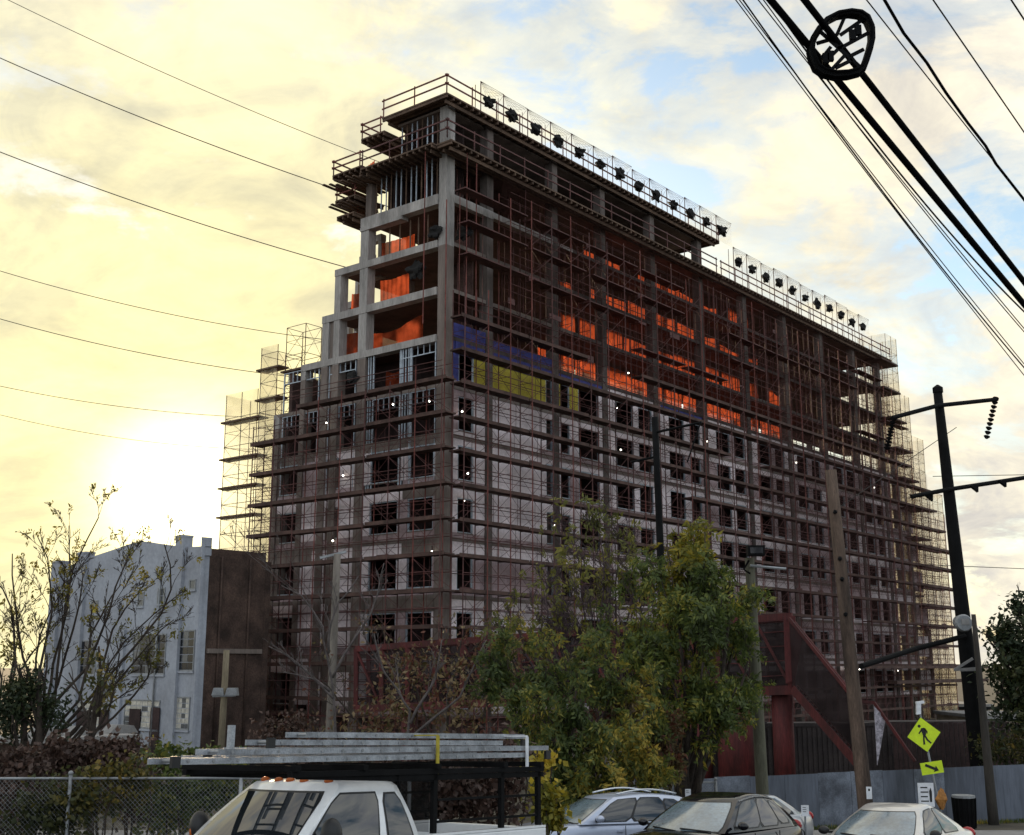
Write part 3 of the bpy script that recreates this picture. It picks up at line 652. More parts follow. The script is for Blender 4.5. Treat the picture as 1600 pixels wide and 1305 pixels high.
# low shed with pale roof in front of it
S = at(38, 1156, 44); E2 = at(205, 1150, 47)
sh = empty('low_shed', (S.x, S.y, 0), math.atan2(E2.y-S.y, E2.x-S.x)); ls = (E2-S).length
tag(sh, 'low brown shed with a pale flat roof behind the vines', 'shed')
MB().box(0, ls, 0, 3, -.1, S.z-.15).build('wall', M_brown, sh); MB().box(-.3, ls+.3, -.3, 3.3, S.z-.14, S.z+.02).build('roof', M_walk, sh)
for k in range(3): MB().prism([(.8+k*1.5, 1, S.z+.02), (2.0+k*1.5, 1, S.z+.02), (1.8+k*1.5, 1, S.z+.3), (1.1+k*1.5, 1, S.z+.34)], (0, .8, 0)).build('skylight', M_walk, sh)

# ------------------------------------------------------------------ red footbridge with stairs
B = empty('footbridge', (0, 0, 0)); tag(B, 'red steel footbridge with mesh sides and stairs behind the trees', 'footbridge')
yr, yl = 48.0, 60.0
tr, tl = at(1238, 963, yr), at(556, 1014, yl); br_, bl = at(1238, 1078, yr), at(556, 1108, yl)
dv = Vector((0.35, 2.3, 0))
for off in (Vector((0, 0, 0)), dv):
    MB().beam(tr+off, tl+off, .18, .28).build('top_chord', M_red, B); MB().beam(br_+off, bl+off, .2, .35).build('bottom_chord', M_red, B)
    n = 14
    for k in range(n+1):
        a = tr+(tl-tr)*k/n+off; b = br_+(bl-br_)*k/n+off; MB().beam(a, b, .2, .2).build('post', M_red, B)
        if k < n and off.y == 0:
            a2 = tr+(tl-tr)*(k+1)/n; MB().beam(b, a2, .09, .09).build('diagonal', M_red, B)
            b2 = br_+(bl-br_)*(k+1)/n; a0 = tr+(tl-tr)*k/n
            for h in (.2, .4, .6, .8): MB().beam(b+(a0-b)*h, b2+(a2-b2)*h, .03, .03).build('infill_bar', M_red, B)
    MB().poly([tr+off+Vector((0, .08, 0)), tl+off+Vector((0, .08, 0)), bl+off+Vector((0, .08, 0)), br_+off+Vector((0, .08, 0))]).build('mesh_side', thin('bridge_mesh%d' % (off.y > 0), (.04, .03, .03), .72, .1), B)
MB().prism([br_, bl, bl+dv, br_+dv], (0, 0, .12)).build('walkway', M_mesh, B)
def col(x, Y, yt, r, m=M_red, name='pier'):
    p = at(x, yt, Y); MB().tube([(p.x, p.y, gz(Y)), p], r, 16).build(name, m, B, True)
col(1221, 48.8, 1079, .42); col(1148, 50.0, 1082, .78); col(1092, 50.6, 1086, .5); col(640, 59, 1104, .4)
# the flared end panel and the stair flights
MB().prism([at(1224, 962, yr-.2), at(1237, 962, yr-.2), at(1254, 998, yr-.2), at(1242, 1064, yr-.2), at(1228, 1068, yr-.2)], (0.02, .12, 0)).build('end_panel', M_red, B)
def flight(p0, p1, hrail, name_n, wid=2.0):
    n = 18; off = Vector((0.5, wid, 0))
    for o in (Vector((0, 0, 0)), off):
        MB().beam(p0+o, p1+o, .1, .32).build('stringer', M_red, B); MB().beam(p0+o+Vector((0, 0, hrail)), p1+o+Vector((0, 0, hrail*.86)), .09, .12).build('handrail', M_red, B)
        MB().poly([p0+o, p1+o, p1+o+Vector((0, 0, hrail*.86)), p0+o+Vector((0, 0, hrail))]).build('mesh_side', MATS['bridge_mesh0'], B)
    for k in range(n):
        p = p0+(p1-p0)*(k+.5)/n; MB().prism([p, p+off, p+off+(p1-p0)*Vector((1, 1, 0))/n, p+(p1-p0)*Vector((1, 1, 0))/n] if False else [p, p+off, p+off+Vector(((p1.x-p0.x)/n, (p1.y-p0.y)/n, 0)), p+Vector(((p1.x-p0.x)/n, (p1.y-p0.y)/n, 0))], (0, 0, .05)).build('tread', M_mesh, B)
flight(at(1238, 1076, 47.7), at(1342, 1196, 45.5), 2.7, 0, 1.6)
MB().prism([at(1366, 1104, 45.4), at(1384, 1122, 45.4), at(1376, 1168, 45.4), at(1371, 1196, 45.4)], (0, .06, 0)).build('end_panel', mat('white_perforated_panel', (.55, .5, .56), .8, .45, 9), B)
MB().beam(at(1345, 1096, 45.6), at(1366, 1098, 45.6), .1, .12).build('handrail', M_red, B); MB().beam(at(1366, 1098, 45.6), at(1430, 1190, 44.6), .08, .1).build('handrail', M_red, B)

# ------------------------------------------------------------------ poles
def pole(name, label, x0, y0, x1, y1, Y, r0, r1, m, cat='pole', n=12, ground=True):
    top = at(x0, y0, Y); bot = at(x1, y1, Y); d = (bot-top); k = (gz(Y)-.3-top.z)/d.z; bot = top+d*k
    root = empty(name, bot); tag(root, label, cat)
    nseg = 7; P = [top+(bot-top)*i/nseg-bot for i in range(nseg+1)]; rs = [r0+(r1-r0)*i/nseg for i in range(nseg+1)]
    MB().tube(P, rs, n).build('shaft', m, root, True); return root, bot
def rb(mb, name, m, root, org, smooth=False):                 # build with world coordinates under a root
    mb.v = [tuple(Vector(v)-org) for v in mb.v]; return mb.build(name, m, root, smooth)
p1r, o1 = pole('utility_pole', 'weathered brown wooden utility pole leaning in front of the tower', 1298, 735, 1352, 1255, 28, .135, .185, M_wood)
for k, yy in enumerate((800, 873, 905, 960)):
    q = at(1298+(yy-735)*.104, yy, 27.8); rb(MB().blob(q, .05, k, .2, 8, 6), 'bolt', M_blk, p1r, o1)
MW2 = mat('mossy_pole_wood', (.12, .115, .08), .95, .3, 2.2, .5, streak=True)
p2r, o2 = pole('flood_light_pole', 'greenish wooden pole with a black flood light on top beside the leafy tree', 1171, 872, 1190, 1215, 33, .13, .18, MW2)
q = at(1176, 868, 32.7); rb(MB().box(q.x-.16, q.x+.3, q.y-.2, q.y+.1, q.z-.02, q.z+.26), 'flood_light', M_blk, p2r, o2); rb(MB().box(q.x-.1, q.x+.24, q.y-.215, q.y-.2, q.z+.04, q.z+.2), 'lens', M_glassd, p2r, o2)
q = at(1200, 887, 32.7); rb(MB().tube([at(1172, 884, 32.8), at(1228, 889, 32.8)], .04, 6), 'arm', M_gstl, p2r, o2); rb(MB().tube([at(1170, 876, 32.8), at(1162, 890, 32.7), at(1172, 896, 32.8)], .03, 5), 'cable_loop', M_cable, p2r, o2)
p3r, o3 = pole('transmission_pole', 'tall black steel power pole with two cross arms at the right', 1465, 612, 1531, 1200, 46, .17, .36, M_blk, n=14)
q = at(1465, 606, 46); rb(MB().tube([q+Vector((0, 0, -.2)), q+Vector((0, 0, 0.0)), q+Vector((0, 0, .12))], [.2, .2, .04], 12), 'cap', M_blk, p3r, o3)
def arm(pl, w=.16, name='cross_arm'): rb(MB().tube([at(*p) for p in pl], w/2, 8), name, M_blk, p3r, o3)
arm([(1394, 653, 44.6), (1465, 634, 45.7), (1558, 624, 47.3)], .17); arm([(1424, 776, 45), (1482, 765, 45.7), (1605, 746, 47.4)], .17); arm([(1346, 1041, 42), (1430, 1014, 44.6), (1508, 994, 45.6)], .2, 'brace_arm')
for (a, b) in (((1556, 622, 47.3), (1542, 682, 47.0)), ((1396, 655, 44.6), (1386, 700, 44.4))):
    A_, B_ = at(*a), at(*b); mb = MB()
    for k in range(10):
        c = A_+(B_-A_)*k/9; c2 = A_+(B_-A_)*(k+.5)/9; mb.tube([c, c2], [.13, .05], 8)
    rb(mb, 'insulator_string', M_blk, p3r, o3)
for x, y in ((1452, 778), (1523, 764), (1567, 756)):
    q = at(x, y, 45.6); rb(MB().prism([q+Vector((-.14, 0, .12)), q+Vector((.16, 0, .16)), q+Vector((.14, 0, -.12))], (0, .2, 0)), 'flood_light', M_blk, p3r, o3)
q = at(1504, 974, 45.1); rb(MB().tube([q+Vector((0, -.2, 0)), q+Vector((0, -.1, 0)), q+Vector((0, .35, 0.05))], [.28, .33, .25], 18), 'round_lamp', M_gstl, p3r, o3)
rb(MB().box(q.x-.12, q.x+.16, q.y-.24, q.y-.2, q.z-.06, q.z+.16), 'lens', M_walk, p3r, o3)
rb(MB().beam(at(1491, 1047, 45), at(1520, 1029, 45), .07, .09).beam(at(1491, 1047, 45), at(1531, 1044, 45), .05, .09).beam(at(1500, 1047, 45), at(1534, 1046, 45.), .03, .1), 'bracket', M_walk, p3r, o3)
p4r, o4 = pole('thin_pole', 'thin dark wooden pole right of the black power pole', 1521, 960, 1552, 1280, 39, .07, .17, mat('dark_pole_wood', (.05, .043, .036), .95, .3, 2.2, .4, streak=True))
p5r, o5 = pole('catenary_pole', 'dark steel railway mast with short arms behind the leafy tree', 1023, 652, 1034, 905, 55, .15, .2, M_blk)
for pl in ([(1023, 676, 55), (1060, 668, 54), (1096, 660, 53.4)], [(1025, 714, 55), (986, 722, 55.6)]): rb(MB().tube([at(*p) for p in pl], .06, 6), 'arm', M_blk, p5r, o5)
A_, B_ = at(1094, 662, 53.4), at(1074, 722, 53.2)
rb(MB().tube([A_, B_], .035, 6), 'strut', M_blk, p5r, o5)
p6r, o6 = pole('bare_pole', 'short pale wooden pole among the bare branches left of centre', 527, 866, 521, 1010, 50, .15, .19, mat('pale_pole_wood', (.19, .165, .14), .9, .25, 2.2, .4, streak=True))
rb(MB().beam(at(500, 872, 50), at(541, 862, 50), .1, .1), 'cross_arm', M_gstl, p6r, o6)
p7r, o7 = pole('lamp_pole', 'slim wooden pole with twin flood lights beside the grey building', 354, 1016, 345, 1180, 40, .1, .13, mat('tan_pole_wood', (.22, .18, .12), .95, .3, 2.2, .4, streak=True))
for x in (340, 361):
    q = at(x, 1081, 39.8); rb(MB().prism([q+Vector((-.2, 0, -.12)), q+Vector((.2, 0, -.12)), q+Vector((.16, 0, .12)), q+Vector((-.14, 0, .12))], (0, .3, 0)), 'flood_light', M_gstl, p7r, o7)
rb(MB().beam(at(332, 1088, 39.9), at(368, 1087, 39.9), .06, .06), 'cross_arm', M_gstl, p7r, o7)

# ------------------------------------------------------------------ overhead wires
def wire(label, pts, r, m=M_cable, sag=0.0, wob=0.0, group=None, seed=1):
    P = [at(*p) for p in pts]; out_ = []; rr = random.Random(seed)
    a, b = P[0], P[-1]; d = (b-a); P0 = a-d*.25; P1 = b+d*.25
    if len(P) == 2:
        for k in range(41):
            t = k/40; q = P0+(P1-P0)*t; q.z -= sag*4*(t*(1-t)); q.z += sag*.75
            q += Vector((rr.uniform(-1, 1), 0, rr.uniform(-1, 1)))*wob; out_.append(q)
    else: out_ = [P0]+P+[P1]
    mb = MB().tube(out_, r, 6); o = mb.build('overhead_wire', m, None, True)
    return tag(o, label, 'wire', group)
wire('thickest black cable, left of the pair crossing the upper right corner', [(1204, 0, 12), (1602, 478, 16)], .046)
wire('thick black cable through the storage loop at the upper right', [(1257, 0, 12), (1602, 443, 16)], .044)
wire('leftmost thin wire of the upper right bundle', [(1148, 0, 14), (1600, 588, 19)], .008, sag=.1)
wire('thin wire second from left in the upper right bundle', [(1153, 0, 14), (1600, 571, 19)], .008, sag=.15)
wire('slightly thicker wire third in the upper right bundle', [(1156, 0, 14), (1600, 580, 19)], .012, sag=.35)
wire('thin wire just left of the thickest black cable', [(1183, 0, 13), (1600, 515, 17)], .008, sag=.1)
wire('thin wire running against the thickest black cable', [(1189, 0, 13), (1600, 523, 17)], .008, sag=.25)
wire('dark wire dipping under the thickest black cable', [(1195, 0, 13), (1600, 496, 17)], .013, sag=.5)
wire('straight wire right of the storage loop', [(1354, 0, 13), (1556, 256, 16)], .009)
wire('lumpy lashed cable right of the storage loop', [(1382, 0, 13), (1412, 52, 13.3), (1448, 98, 13.8), (1478, 145, 14.2), (1512, 192, 14.7), (1540, 228, 15.1), (1556, 256, 15.4), (1600, 312, 16)], .021)
wire('thin straight wire second from the right corner', [(1458, 0, 13), (1601, 208, 15)], .010)
wire('short wire cutting the top right corner of the sky', [(1580, 0, 13), (1601, 32, 13.3)], .011)
for i, (a, b, r_, nm) in enumerate([((0, -3), (568, 247), .03, 'topmost'), ((0, 94), (548, 307), .042, 'second highest'), ((0, 241), (540, 421), .042, 'third highest'), ((0, 427), (425, 523), .03, 'fourth highest'),
                         ((0, 502), (420, 588), .032, 'fifth highest'), ((0, 607), (380, 655), .026, 'sixth highest'), ((0, 652), (350, 704), .022, 'lowest')]):
    wire('%s faint wire crossing the sky left of the tower' % nm, [(*a, 96), (*b, 98)], r_, M_cablef, sag=1.0, group='faint wires left of the tower')
for i, (a, b, nm) in enumerate([((1486, 744), (1600, 742), 'upper'), ((1482, 884), (1605, 889), 'lower')]):
    wire('%s faint wire right of the black power pole' % nm, [(*a, 90), (*b, 90)], .028, M_cablef)
wire('faint wire slanting up to the top of the black power pole', [(1330, 780, 60), (1462, 690, 60)], .02, M_cablef)

# cable slack storage loop hung on the thick cable
ring = [(344, 185), (360, 145), (385, 105), (420, 66), (465, 43), (520, 34), (565, 40), (598, 62), (617, 105), (618, 150), (608, 195), (594, 240), (578, 283), (552, 308), (505, 320), (450, 323), (400, 312), (366, 288), (348, 245), (341, 212)]
sc_ = 460/1251.
rp = [at(1140+x*sc_, y*sc_, 12.4) for x, y in ring]; SL = empty('cable_storage_loop', rp[0]); tag(SL, 'black teardrop cable storage loop hung from the thick wires', 'cable loop')
mb = MB(); n = len(rp); cen = sum(rp, Vector())/n; rows = [[], [], [], []]
for k in range(n+1):
    p = rp[k % n]; i_ = cen+(p-cen)*.85
    rows[0].append(p); rows[1].append(p+Vector((0, .12, 0))); rows[2].append(i_+Vector((0, .12, 0))); rows[3].append(i_)
rb(MB().grid(rows+[rows[0]]), 'ring', M_blk, SL, rp[0])
for kk, off in enumerate((.90, .97, 1.03)): rb(MB().tube([cen+(p-cen)*off+Vector((0, -.03+.05*kk, 0)) for p in rp]+[cen+(rp[0]-cen)*off+Vector((0, -.03+.05*kk, 0))], .016, 6), 'cable_coil', M_cable, SL, rp[0], True)
for (a, b) in (((370, 185), (440, 165)), ((490, 70), (455, 150)), ((585, 70), (470, 150)), ((590, 140), (470, 205)), ((570, 210), (510, 240)), ((480, 190), (400, 270)), ((490, 235), (430, 300)), ((380, 130), (560, 290)), ((430, 200), (390, 250)), ((520, 255), (450, 290))):
    rb(MB().beam(at(1140+a[0]*sc_, a[1]*sc_, 12.46), at(1140+b[0]*sc_, b[1]*sc_, 12.46), .022, .04), 'strut', M_blk, SL, rp[0])
for (x, y) in ((525, 145), (548, 125), (430, 235), (410, 245)):
    q = at(1140+x*sc_, y*sc_, 12.44); rb(MB().box(q.x-.035, q.x+.035, q.y, q.y+.05, q.z-.06, q.z+.06), 'clip', M_blk, SL, rp[0])

# ------------------------------------------------------------------ hoarding and fences
M_hoard = mat('blue_grey_hoarding', (.125, .14, .175), .8, .3, .5, .2, col2=(.07, .078, .095), streak=True)
M_hoard2 = mat('blue_grey_hoarding_scuffed', (.175, .195, .235), .8, .3, 1.7, .2, col2=(.075, .082, .10))
H0, H1 = at(1000, 1225, 34.8), at(1760, 1186, 42.5); hl = (Vector((H1.x, H1.y, 0))-Vector((H0.x, H0.y, 0))).length
HO = empty('hoarding', (H0.x, H0.y, 0), math.atan2(H1.y-H0.y, H1.x-H0.x)); tag(HO, 'blue grey site hoarding of tall sheets behind the parked cars', 'fence')
nn = int(hl/1.22)
for k in range(nn):
    x = k*1.22; y = H0.y+(H1.y-H0.y)*x/hl; rk = random.Random(k)
    dz = rk.uniform(-.02, .02)
    ubox('sheet', M_hoard if rk.random() < .65 else M_hoard2, x+.006, x+1.214, -.02+rk.uniform(-.008, .008), .0, gz(y)-.12, 2.06+dz+(H1.z-H0.z)*0, HO)
    ubox('post', M_ply, x-.05, x+.04, .03, .12, gz(y)-.2, 2.0, HO)
def chain(name, label, A_, B_, h, post_step=2.4, cell=.075, dense=True):
    A_ = Vector(A_); B_ = Vector(B_); L = (Vector((B_.x-A_.x, B_.y-A_.y, 0))).length
    root = empty(name, (A_.x, A_.y, 0), math.atan2(B_.y-A_.y, B_.x-A_.x)); tag(root, label, 'fence')
    def g(x): return gz(A_.y+(B_.y-A_.y)*x/L)
    n = max(1, round(L/post_step))
    for k in range(n+1):
        x = L*k/n; MB().tube([(x, 0, g(x)-.1), (x, 0, g(x)+h+.06)], .032, 8).build('post', M_gstl, root, True)
        MB().blob((x, 0, g(x)+h+.08), .045, k, 0, 8, 5).build('post_cap', M_gstl, root, True)
        if k < n: x2 = L*(k+1)/n; MB().tube([(x, 0, g(x)+h), (x2, 0, g(x2)+h)], .024, 6).build('top_rail', M_gstl, root, True)
    wr = MB(); k = -h
    while k < L:
        for s in (0, 1):
            x0, x1 = (k, k+h) if s == 0 else (k+h, k)
            a0 = max(0, min(L, x0)); b0 = max(0, min(L, x1))
            za = (a0-x0)/(x1-x0)*h; zb = (b0-x0)/(x1-x0)*h
            if abs(a0-b0) > .02: wr.tube([(a0, .03, g(a0)+za), (b0, .03, g(b0)+zb)], .0025, 3, False)
        k += cell
    tag(wr.build('chain_mesh', M_gstl, root), kind='stuff'); return root
chain('chain_link_fence', 'chain link fence with a grey top rail overgrown with vines at left', at(-160, 1217, 20), at(640, 1213, 20.4), 1.88)
chain('chain_link_fence', 'short chain link fence between the leafy tree and the hoarding', at(990, 1208, 33), at(1118, 1206, 33), 1.45, 2.2)

# ------------------------------------------------------------------ signs
M_sgn = mat('fluorescent_yellow_sign', (.62, .80, .02), .5, .1, 3, .05); M_white = mat('white_sign', (.72, .73, .76), .6, .12, 5, .05); M_blkp = mat('black_print', (.012, .012, .012), .6, .1, 4, 0)
YS = 38.0; lean = R(-8)
def sign_pole(name, label, x, y, Y, lean_=0, r=.03, cat='sign'):
    c = at(x, y, Y); root = empty(name, c); root.rotation_euler = (0, lean_, 0); tag(root, label, cat); return root, c
sp_, sc0 = sign_pole('pedestrian_sign', 'yellow diamond pedestrian crossing sign with an arrow plate', 1443.5, 1148, YS, lean)
d_ = .52
def rdia(s, y0, y1, m, name): MB().prism([(0, y0, -s), (s, y0, 0), (0, y0, s), (-s, y0, 0)], (0, y1-y0, 0)).build(name, m, sp_)
rdia(d_+.025, 0.001, .012, M_blkp, 'backing'); rdia(d_, -.008, 0.0, M_sgn, 'plate')
fig = MB(); k_ = d_/120.
def F(pts): fig.prism([(x*k_, -.013, z*k_) for x, z in pts], (0, .004, 0))
F([(-22+11*math.cos(t*math.pi/6), 62+11*math.sin(t*math.pi/6)) for t in range(12)])                  # head
F([(-12, 47), (10, 47), (22, 38), (16, 2), (10, -8), (-8, -8), (-10, 8), (-14, 30)])                    # trunk
F([(-10, 46), (-20, 32), (-38, 14), (-31, 8), (-12, 25)]); F([(12, 44), (30, 20), (27, 4), (19, 6), (20, 18), (8, 34)])
F([(-8, -6), (4, -8), (-2, -34), (-4, -66), (-18, -68), (-14, -34)]); F([(0, -8), (11, -6), (22, -34), (44, -62), (34, -68), (10, -40)])
fig.build('walking_figure', M_blkp, sp_)
pl = MB(); z0 = -1.0; pl.prism([(-.30, -.008, z0-.18), (.38, -.008, z0-.18), (.38, -.008, z0+.18), (-.30, -.008, z0+.18)], (0, .01, 0)); pl.build('arrow_plate', M_sgn, sp_)
ar = MB(); a0, a1 = Vector((-.15, -.013, z0+.11)), Vector((.12, -.013, z0-.04)); dd = (a1-a0).normalized(); pp = Vector((-dd.z, 0, dd.x))
ar.prism([a0+pp*.04, a0-pp*.04, a1-pp*.04, a1-pp*.1, a1+dd*.13, a1+pp*.1, a1+pp*.04], (0, .004, 0)); ar.build('arrow', M_blkp, sp_)
MB().tube([(.05, .03, -3.4), (.02, .03, .75)], .035, 8).build('post', M_gstl, sp_)
MB().prism([(-.1, -.05, .62), (.03, -.05, .62), (.1, -.05, .95), (-.02, -.05, 1.0)], (0, .12, 0)).box(-.04, .2, -.06, .08, .92, 1.0).build('beacon', M_white, sp_)
def wsign(x, y, Y, w, h, label, lines=0, m=M_white, post=True):
    r_, c = sign_pole('small_sign', label, x, y, Y); MB().box(-w/2, w/2, -.008, .008, -h/2, h/2).build('plate', m, r_)
    if post: MB().tube([(0, .03, gz(Y)-c.z), (0, .03, h/2)], .022, 6).build('post', M_gstl, r_)
    tx = MB()
    for k in range(lines): tx.box(-w*.34, w*(.1+.05*(k % 2)), -.0125, -.009, h*(.28-.19*k), h*(.33-.19*k))
    if lines: tx.build('printed_lines', M_blkp, r_)
    return r_
ws = wsign(1447, 1242, 36, .46, .66, 'white notice with a dark figure below the yellow crossing sign', 4)
MB().prism([(.10, -.0125, -.2), (.16, -.0125, -.2), (.17, -.0125, .08), (.14, -.0125, .2), (.09, -.0125, .1)], (0, .004, 0)).build('printed_figure', M_blkp, ws)
w2 = wsign(1358, 1239, 27.6, .12, .26, 'tiny white number plate fixed to the brown utility pole', 0, post=False); MB().box(-.02, .02, -.0125, -.009, .04, .09).build('printed_mark', M_blkp, w2); MB().box(-.045, .05, .009, .06, -.03, .03).build('bracket', M_gstl, w2)
wsign(1258, 1267, 28, .17, .24, 'small white parking sign right of the dark crossover', 3); wsign(1075, 1240, 29, .13, .2, 'small white parking sign above the dark crossover roof', 2)
wsign(985, 1241, 29, .12, .16, 'small white parking sign above the pale estate car roof', 2); wsign(887, 1276, 26, .2, .3, 'small white sign left of the pale estate car', 3); wsign(907, 1258, 28, .14, .24, 'faint white sign in the leaves left of the pale estate car', 2); wsign(929, 1252, 28, .12, .2, 'tiny white sign by the yellow leaves near the pale car', 2)
tb = at(1508, 1282, 37); TB = empty('litter_bin', (tb.x, tb.y, gz(37))); tag(TB, 'black slatted litter bin beside the hoarding at right', 'bin')
MB().tube([(0, 0, 0), (0, 0, .9)], [.27, .31], 16).build('body', M_blk, TB); MB().tube([(0, 0, .9), (0, 0, .97)], .33, 16).build('rim', M_gstl, TB)
for k in range(16):
    t = k*math.pi/8; MB().beam((.30*math.cos(t), .30*math.sin(t), .05), (.34*math.cos(t), .34*math.sin(t), .9), .04, .015).build('slat', M_blk, TB)
br2 = at(1471, 1249, 36.4); ob = MB().blob((0, 0, 0), .22, 4, .25, 9, 6, (.7, .5, 1.2)).build('orange_bag', mat('orange_brown_bag', (.45, .2, .05), .7, .3, 5)); ob.location = br2; tag(ob, 'orange brown bag hung on the hoarding beside the white notice', 'bag')

# ------------------------------------------------------------------ dark containers added to fill the shaded area behind the hoarding
M_cont = mat('dark_container_steel', (.055, .042, .04), .8, .35, 1.0, .2)
def container(label, x, Y, rz, L=6.06, m=M_cont):
    p = at(x, 1200, Y); c = empty('added_dark_container', (p.x, Y, gz(Y)), rz); tag(c, label, 'container', 'added dark containers behind the hoarding')
    MB().box(0, L, 0, 2.4, .05, 2.75).build('body', m, c)
    for k in range(26): ubox('rib', m, .15+k*(L-.3)/26, .15+k*(L-.3)/26+.1, -.04, -.001, .25, 2.6, c)
    for x_ in (-.03, L-.12): ubox('corner_post', m, x_, x_+.15, -.06, .1, 0, 2.8, c)
    ubox('top_rail', m, .12, L-.12, -.055, .08, 2.65, 2.8, c); ubox('bottom_rail', m, .12, L-.12, -.055, .08, .05, .2, c)
container('added dark ribbed container filling the shade under the red bridge stairs', 1180, 53, R(6)); container('added dark ribbed container filling the dark area left of the stair pier', 985, 54, R(3)); container('added dark ribbed container filling the dark area behind the crossing sign', 1375, 54.5, R(8))

# ------------------------------------------------------------------ low buildings and wall far right
M_tan = mat('tan_stucco', (.45, .38, .28), .9, .2, .5)
def simple_block(label, x0, x1, yt, Y, D, m, nwin=4):
    a, b = at(x0, yt, Y), at(x1, yt, Y); h = a.z; root = empty('low_building', (a.x, Y, 0)); tag(root, label, 'building')
    w = b.x-a.x; MB().box(0, w, 0, D, 0, h-.3).build('wall', m, root); MB().box(-.3, w+.3, -.3, D+.3, h-.3, h).build('roof', M_walk, root)
    for k in range(nwin): x = w*(k+.5)/nwin; ubox('window', M_glassd, x-w*.16, x+w*.16, -.03, .02, h*.45, h*.75, root)
simple_block('low tan building between the black pole and the right tree', 1536, 1640, 1118, 110, 12, M_tan, 5)
simple_block('low dark brick building behind the hoarding at right', 1330, 1545, 1100, 135, 14, mat('rust_brick', (.22, .13, .09), .9, .3, .6), 8)
wl2 = MB()
ww = empty('slatted_wall', at(1395, 1150, 52)*Vector((1, 1, 0)) if False else (at(1395, 1150, 52).x, 52, 0)); tag(ww, 'dark slatted fence behind the hoarding at right', 'fence')
zt = at(1395, 1128, 52).z
for k in range(46): ubox('slat', M_dark, k*.2, k*.2+.16, 0, .04, 0, zt-.02*(k % 3), ww)
ubox('rail', M_dark, -.1, 9.3, .045, .1, zt-.6, zt-.5, ww); ubox('rail', M_dark, -.1, 9.3, .045, .1, .8, .9, ww)
# ------------------------------------------------------------------ vegetation
import numpy as np
M_bark = mat('dark_bark', (.06, .045, .035), .95, .35, 4, .5); M_barkp = mat('pale_bark', (.13, .11, .105), .95, .3, 4, .4); M_barkr = mat('plum_bark', (.09, .06, .065), .95, .3, 4, .4)
LF_green = leafmat('green_yellow_leaves', [(0.0, (.025, .036, .012)), (.35, (.055, .08, .022)), (.58, (.11, .13, .03)), (.78, (.27, .22, .035)), (1.0, (.46, .31, .05))])
LF_dkgr = leafmat('deep_green_leaves', [(0.0, (.03, .042, .012)), (.40, (.065, .09, .022)), (.60, (.13, .155, .03)), (.8, (.30, .25, .04)), (1.0, (.48, .34, .05))])
LF_oliv = leafmat('olive_leaves', [(0.0, (.06, .065, .02)), (.5, (.14, .14, .03)), (1.0, (.34, .28, .06))])
LF_yel = leafmat('yellow_leaves', [(0.0, (.06, .075, .015)), (.4, (.16, .15, .02)), (.8, (.42, .31, .03)), (1.0, (.5, .33, .04))])
LF_rust = leafmat('rust_leaves', [(0.0, (.07, .025, .018)), (.3, (.14, .05, .03)), (.5, (.06, .055, .02)), (.75, (.24, .17, .09)), (1.0, (.35, .26, .12))])
LF_vine = leafmat('vine_leaves', [(0.0, (.022, .03, .012)), (.45, (.05, .055, .018)), (.75, (.14, .11, .025)), (1.0, (.34, .22, .06))])
LF_sun = leafmat('thin_autumn_leaves', [(0.0, (.05, .05, .012)), (.5, (.13, .12, .02)), (1.0, (.35, .27, .04))], .55)
LF_dark = leafmat('dark_leaves', [(0.0, (.01, .016, .008)), (.6, (.022, .034, .012)), (1.0, (.07, .07, .02))], .2)
LF_brown = leafmat('brown_dead_leaves', [(0.0, (.035, .022, .018)), (.6, (.07, .04, .03)), (1.0, (.13, .07, .05))], .2)
def leaves(name, C, size, m, parent, seed, droop=.4, aspect=.45):
    rg = np.random.default_rng(seed); n = len(C)
    ax = rg.normal(size=(n, 3)); ax[:, 2] -= droop; ax /= np.linalg.norm(ax, axis=1)[:, None]
    o = rg.normal(size=(n, 3)); sd = np.cross(ax, o); sd /= np.linalg.norm(sd, axis=1)[:, None]+1e-9; nr = np.cross(ax, sd)
    L = size*rg.uniform(.6, 1.35, size=(n, 1)); w = L*aspect*.5
    V = np.empty((n, 4, 3)); V[:, 0] = C; V[:, 1] = C+ax*L*.45+sd*w+nr*L*.07; V[:, 2] = C+ax*L; V[:, 3] = C+ax*L*.45-sd*w+nr*L*.07
    me = bpy.data.meshes.new(name); me.vertices.add(n*4); me.vertices.foreach_set('co', V.reshape(-1).astype(np.float32))
    me.loops.add(n*4); me.loops.foreach_set('vertex_index', np.arange(n*4, dtype=np.int32)); me.polygons.add(n)
    me.polygons.foreach_set('loop_start', np.arange(0, n*4, 4, dtype=np.int32)); me.polygons.foreach_set('loop_total', np.full(n, 4, dtype=np.int32))
    me.update(); me.validate(); me.materials.append(m); return link(name, me, parent)
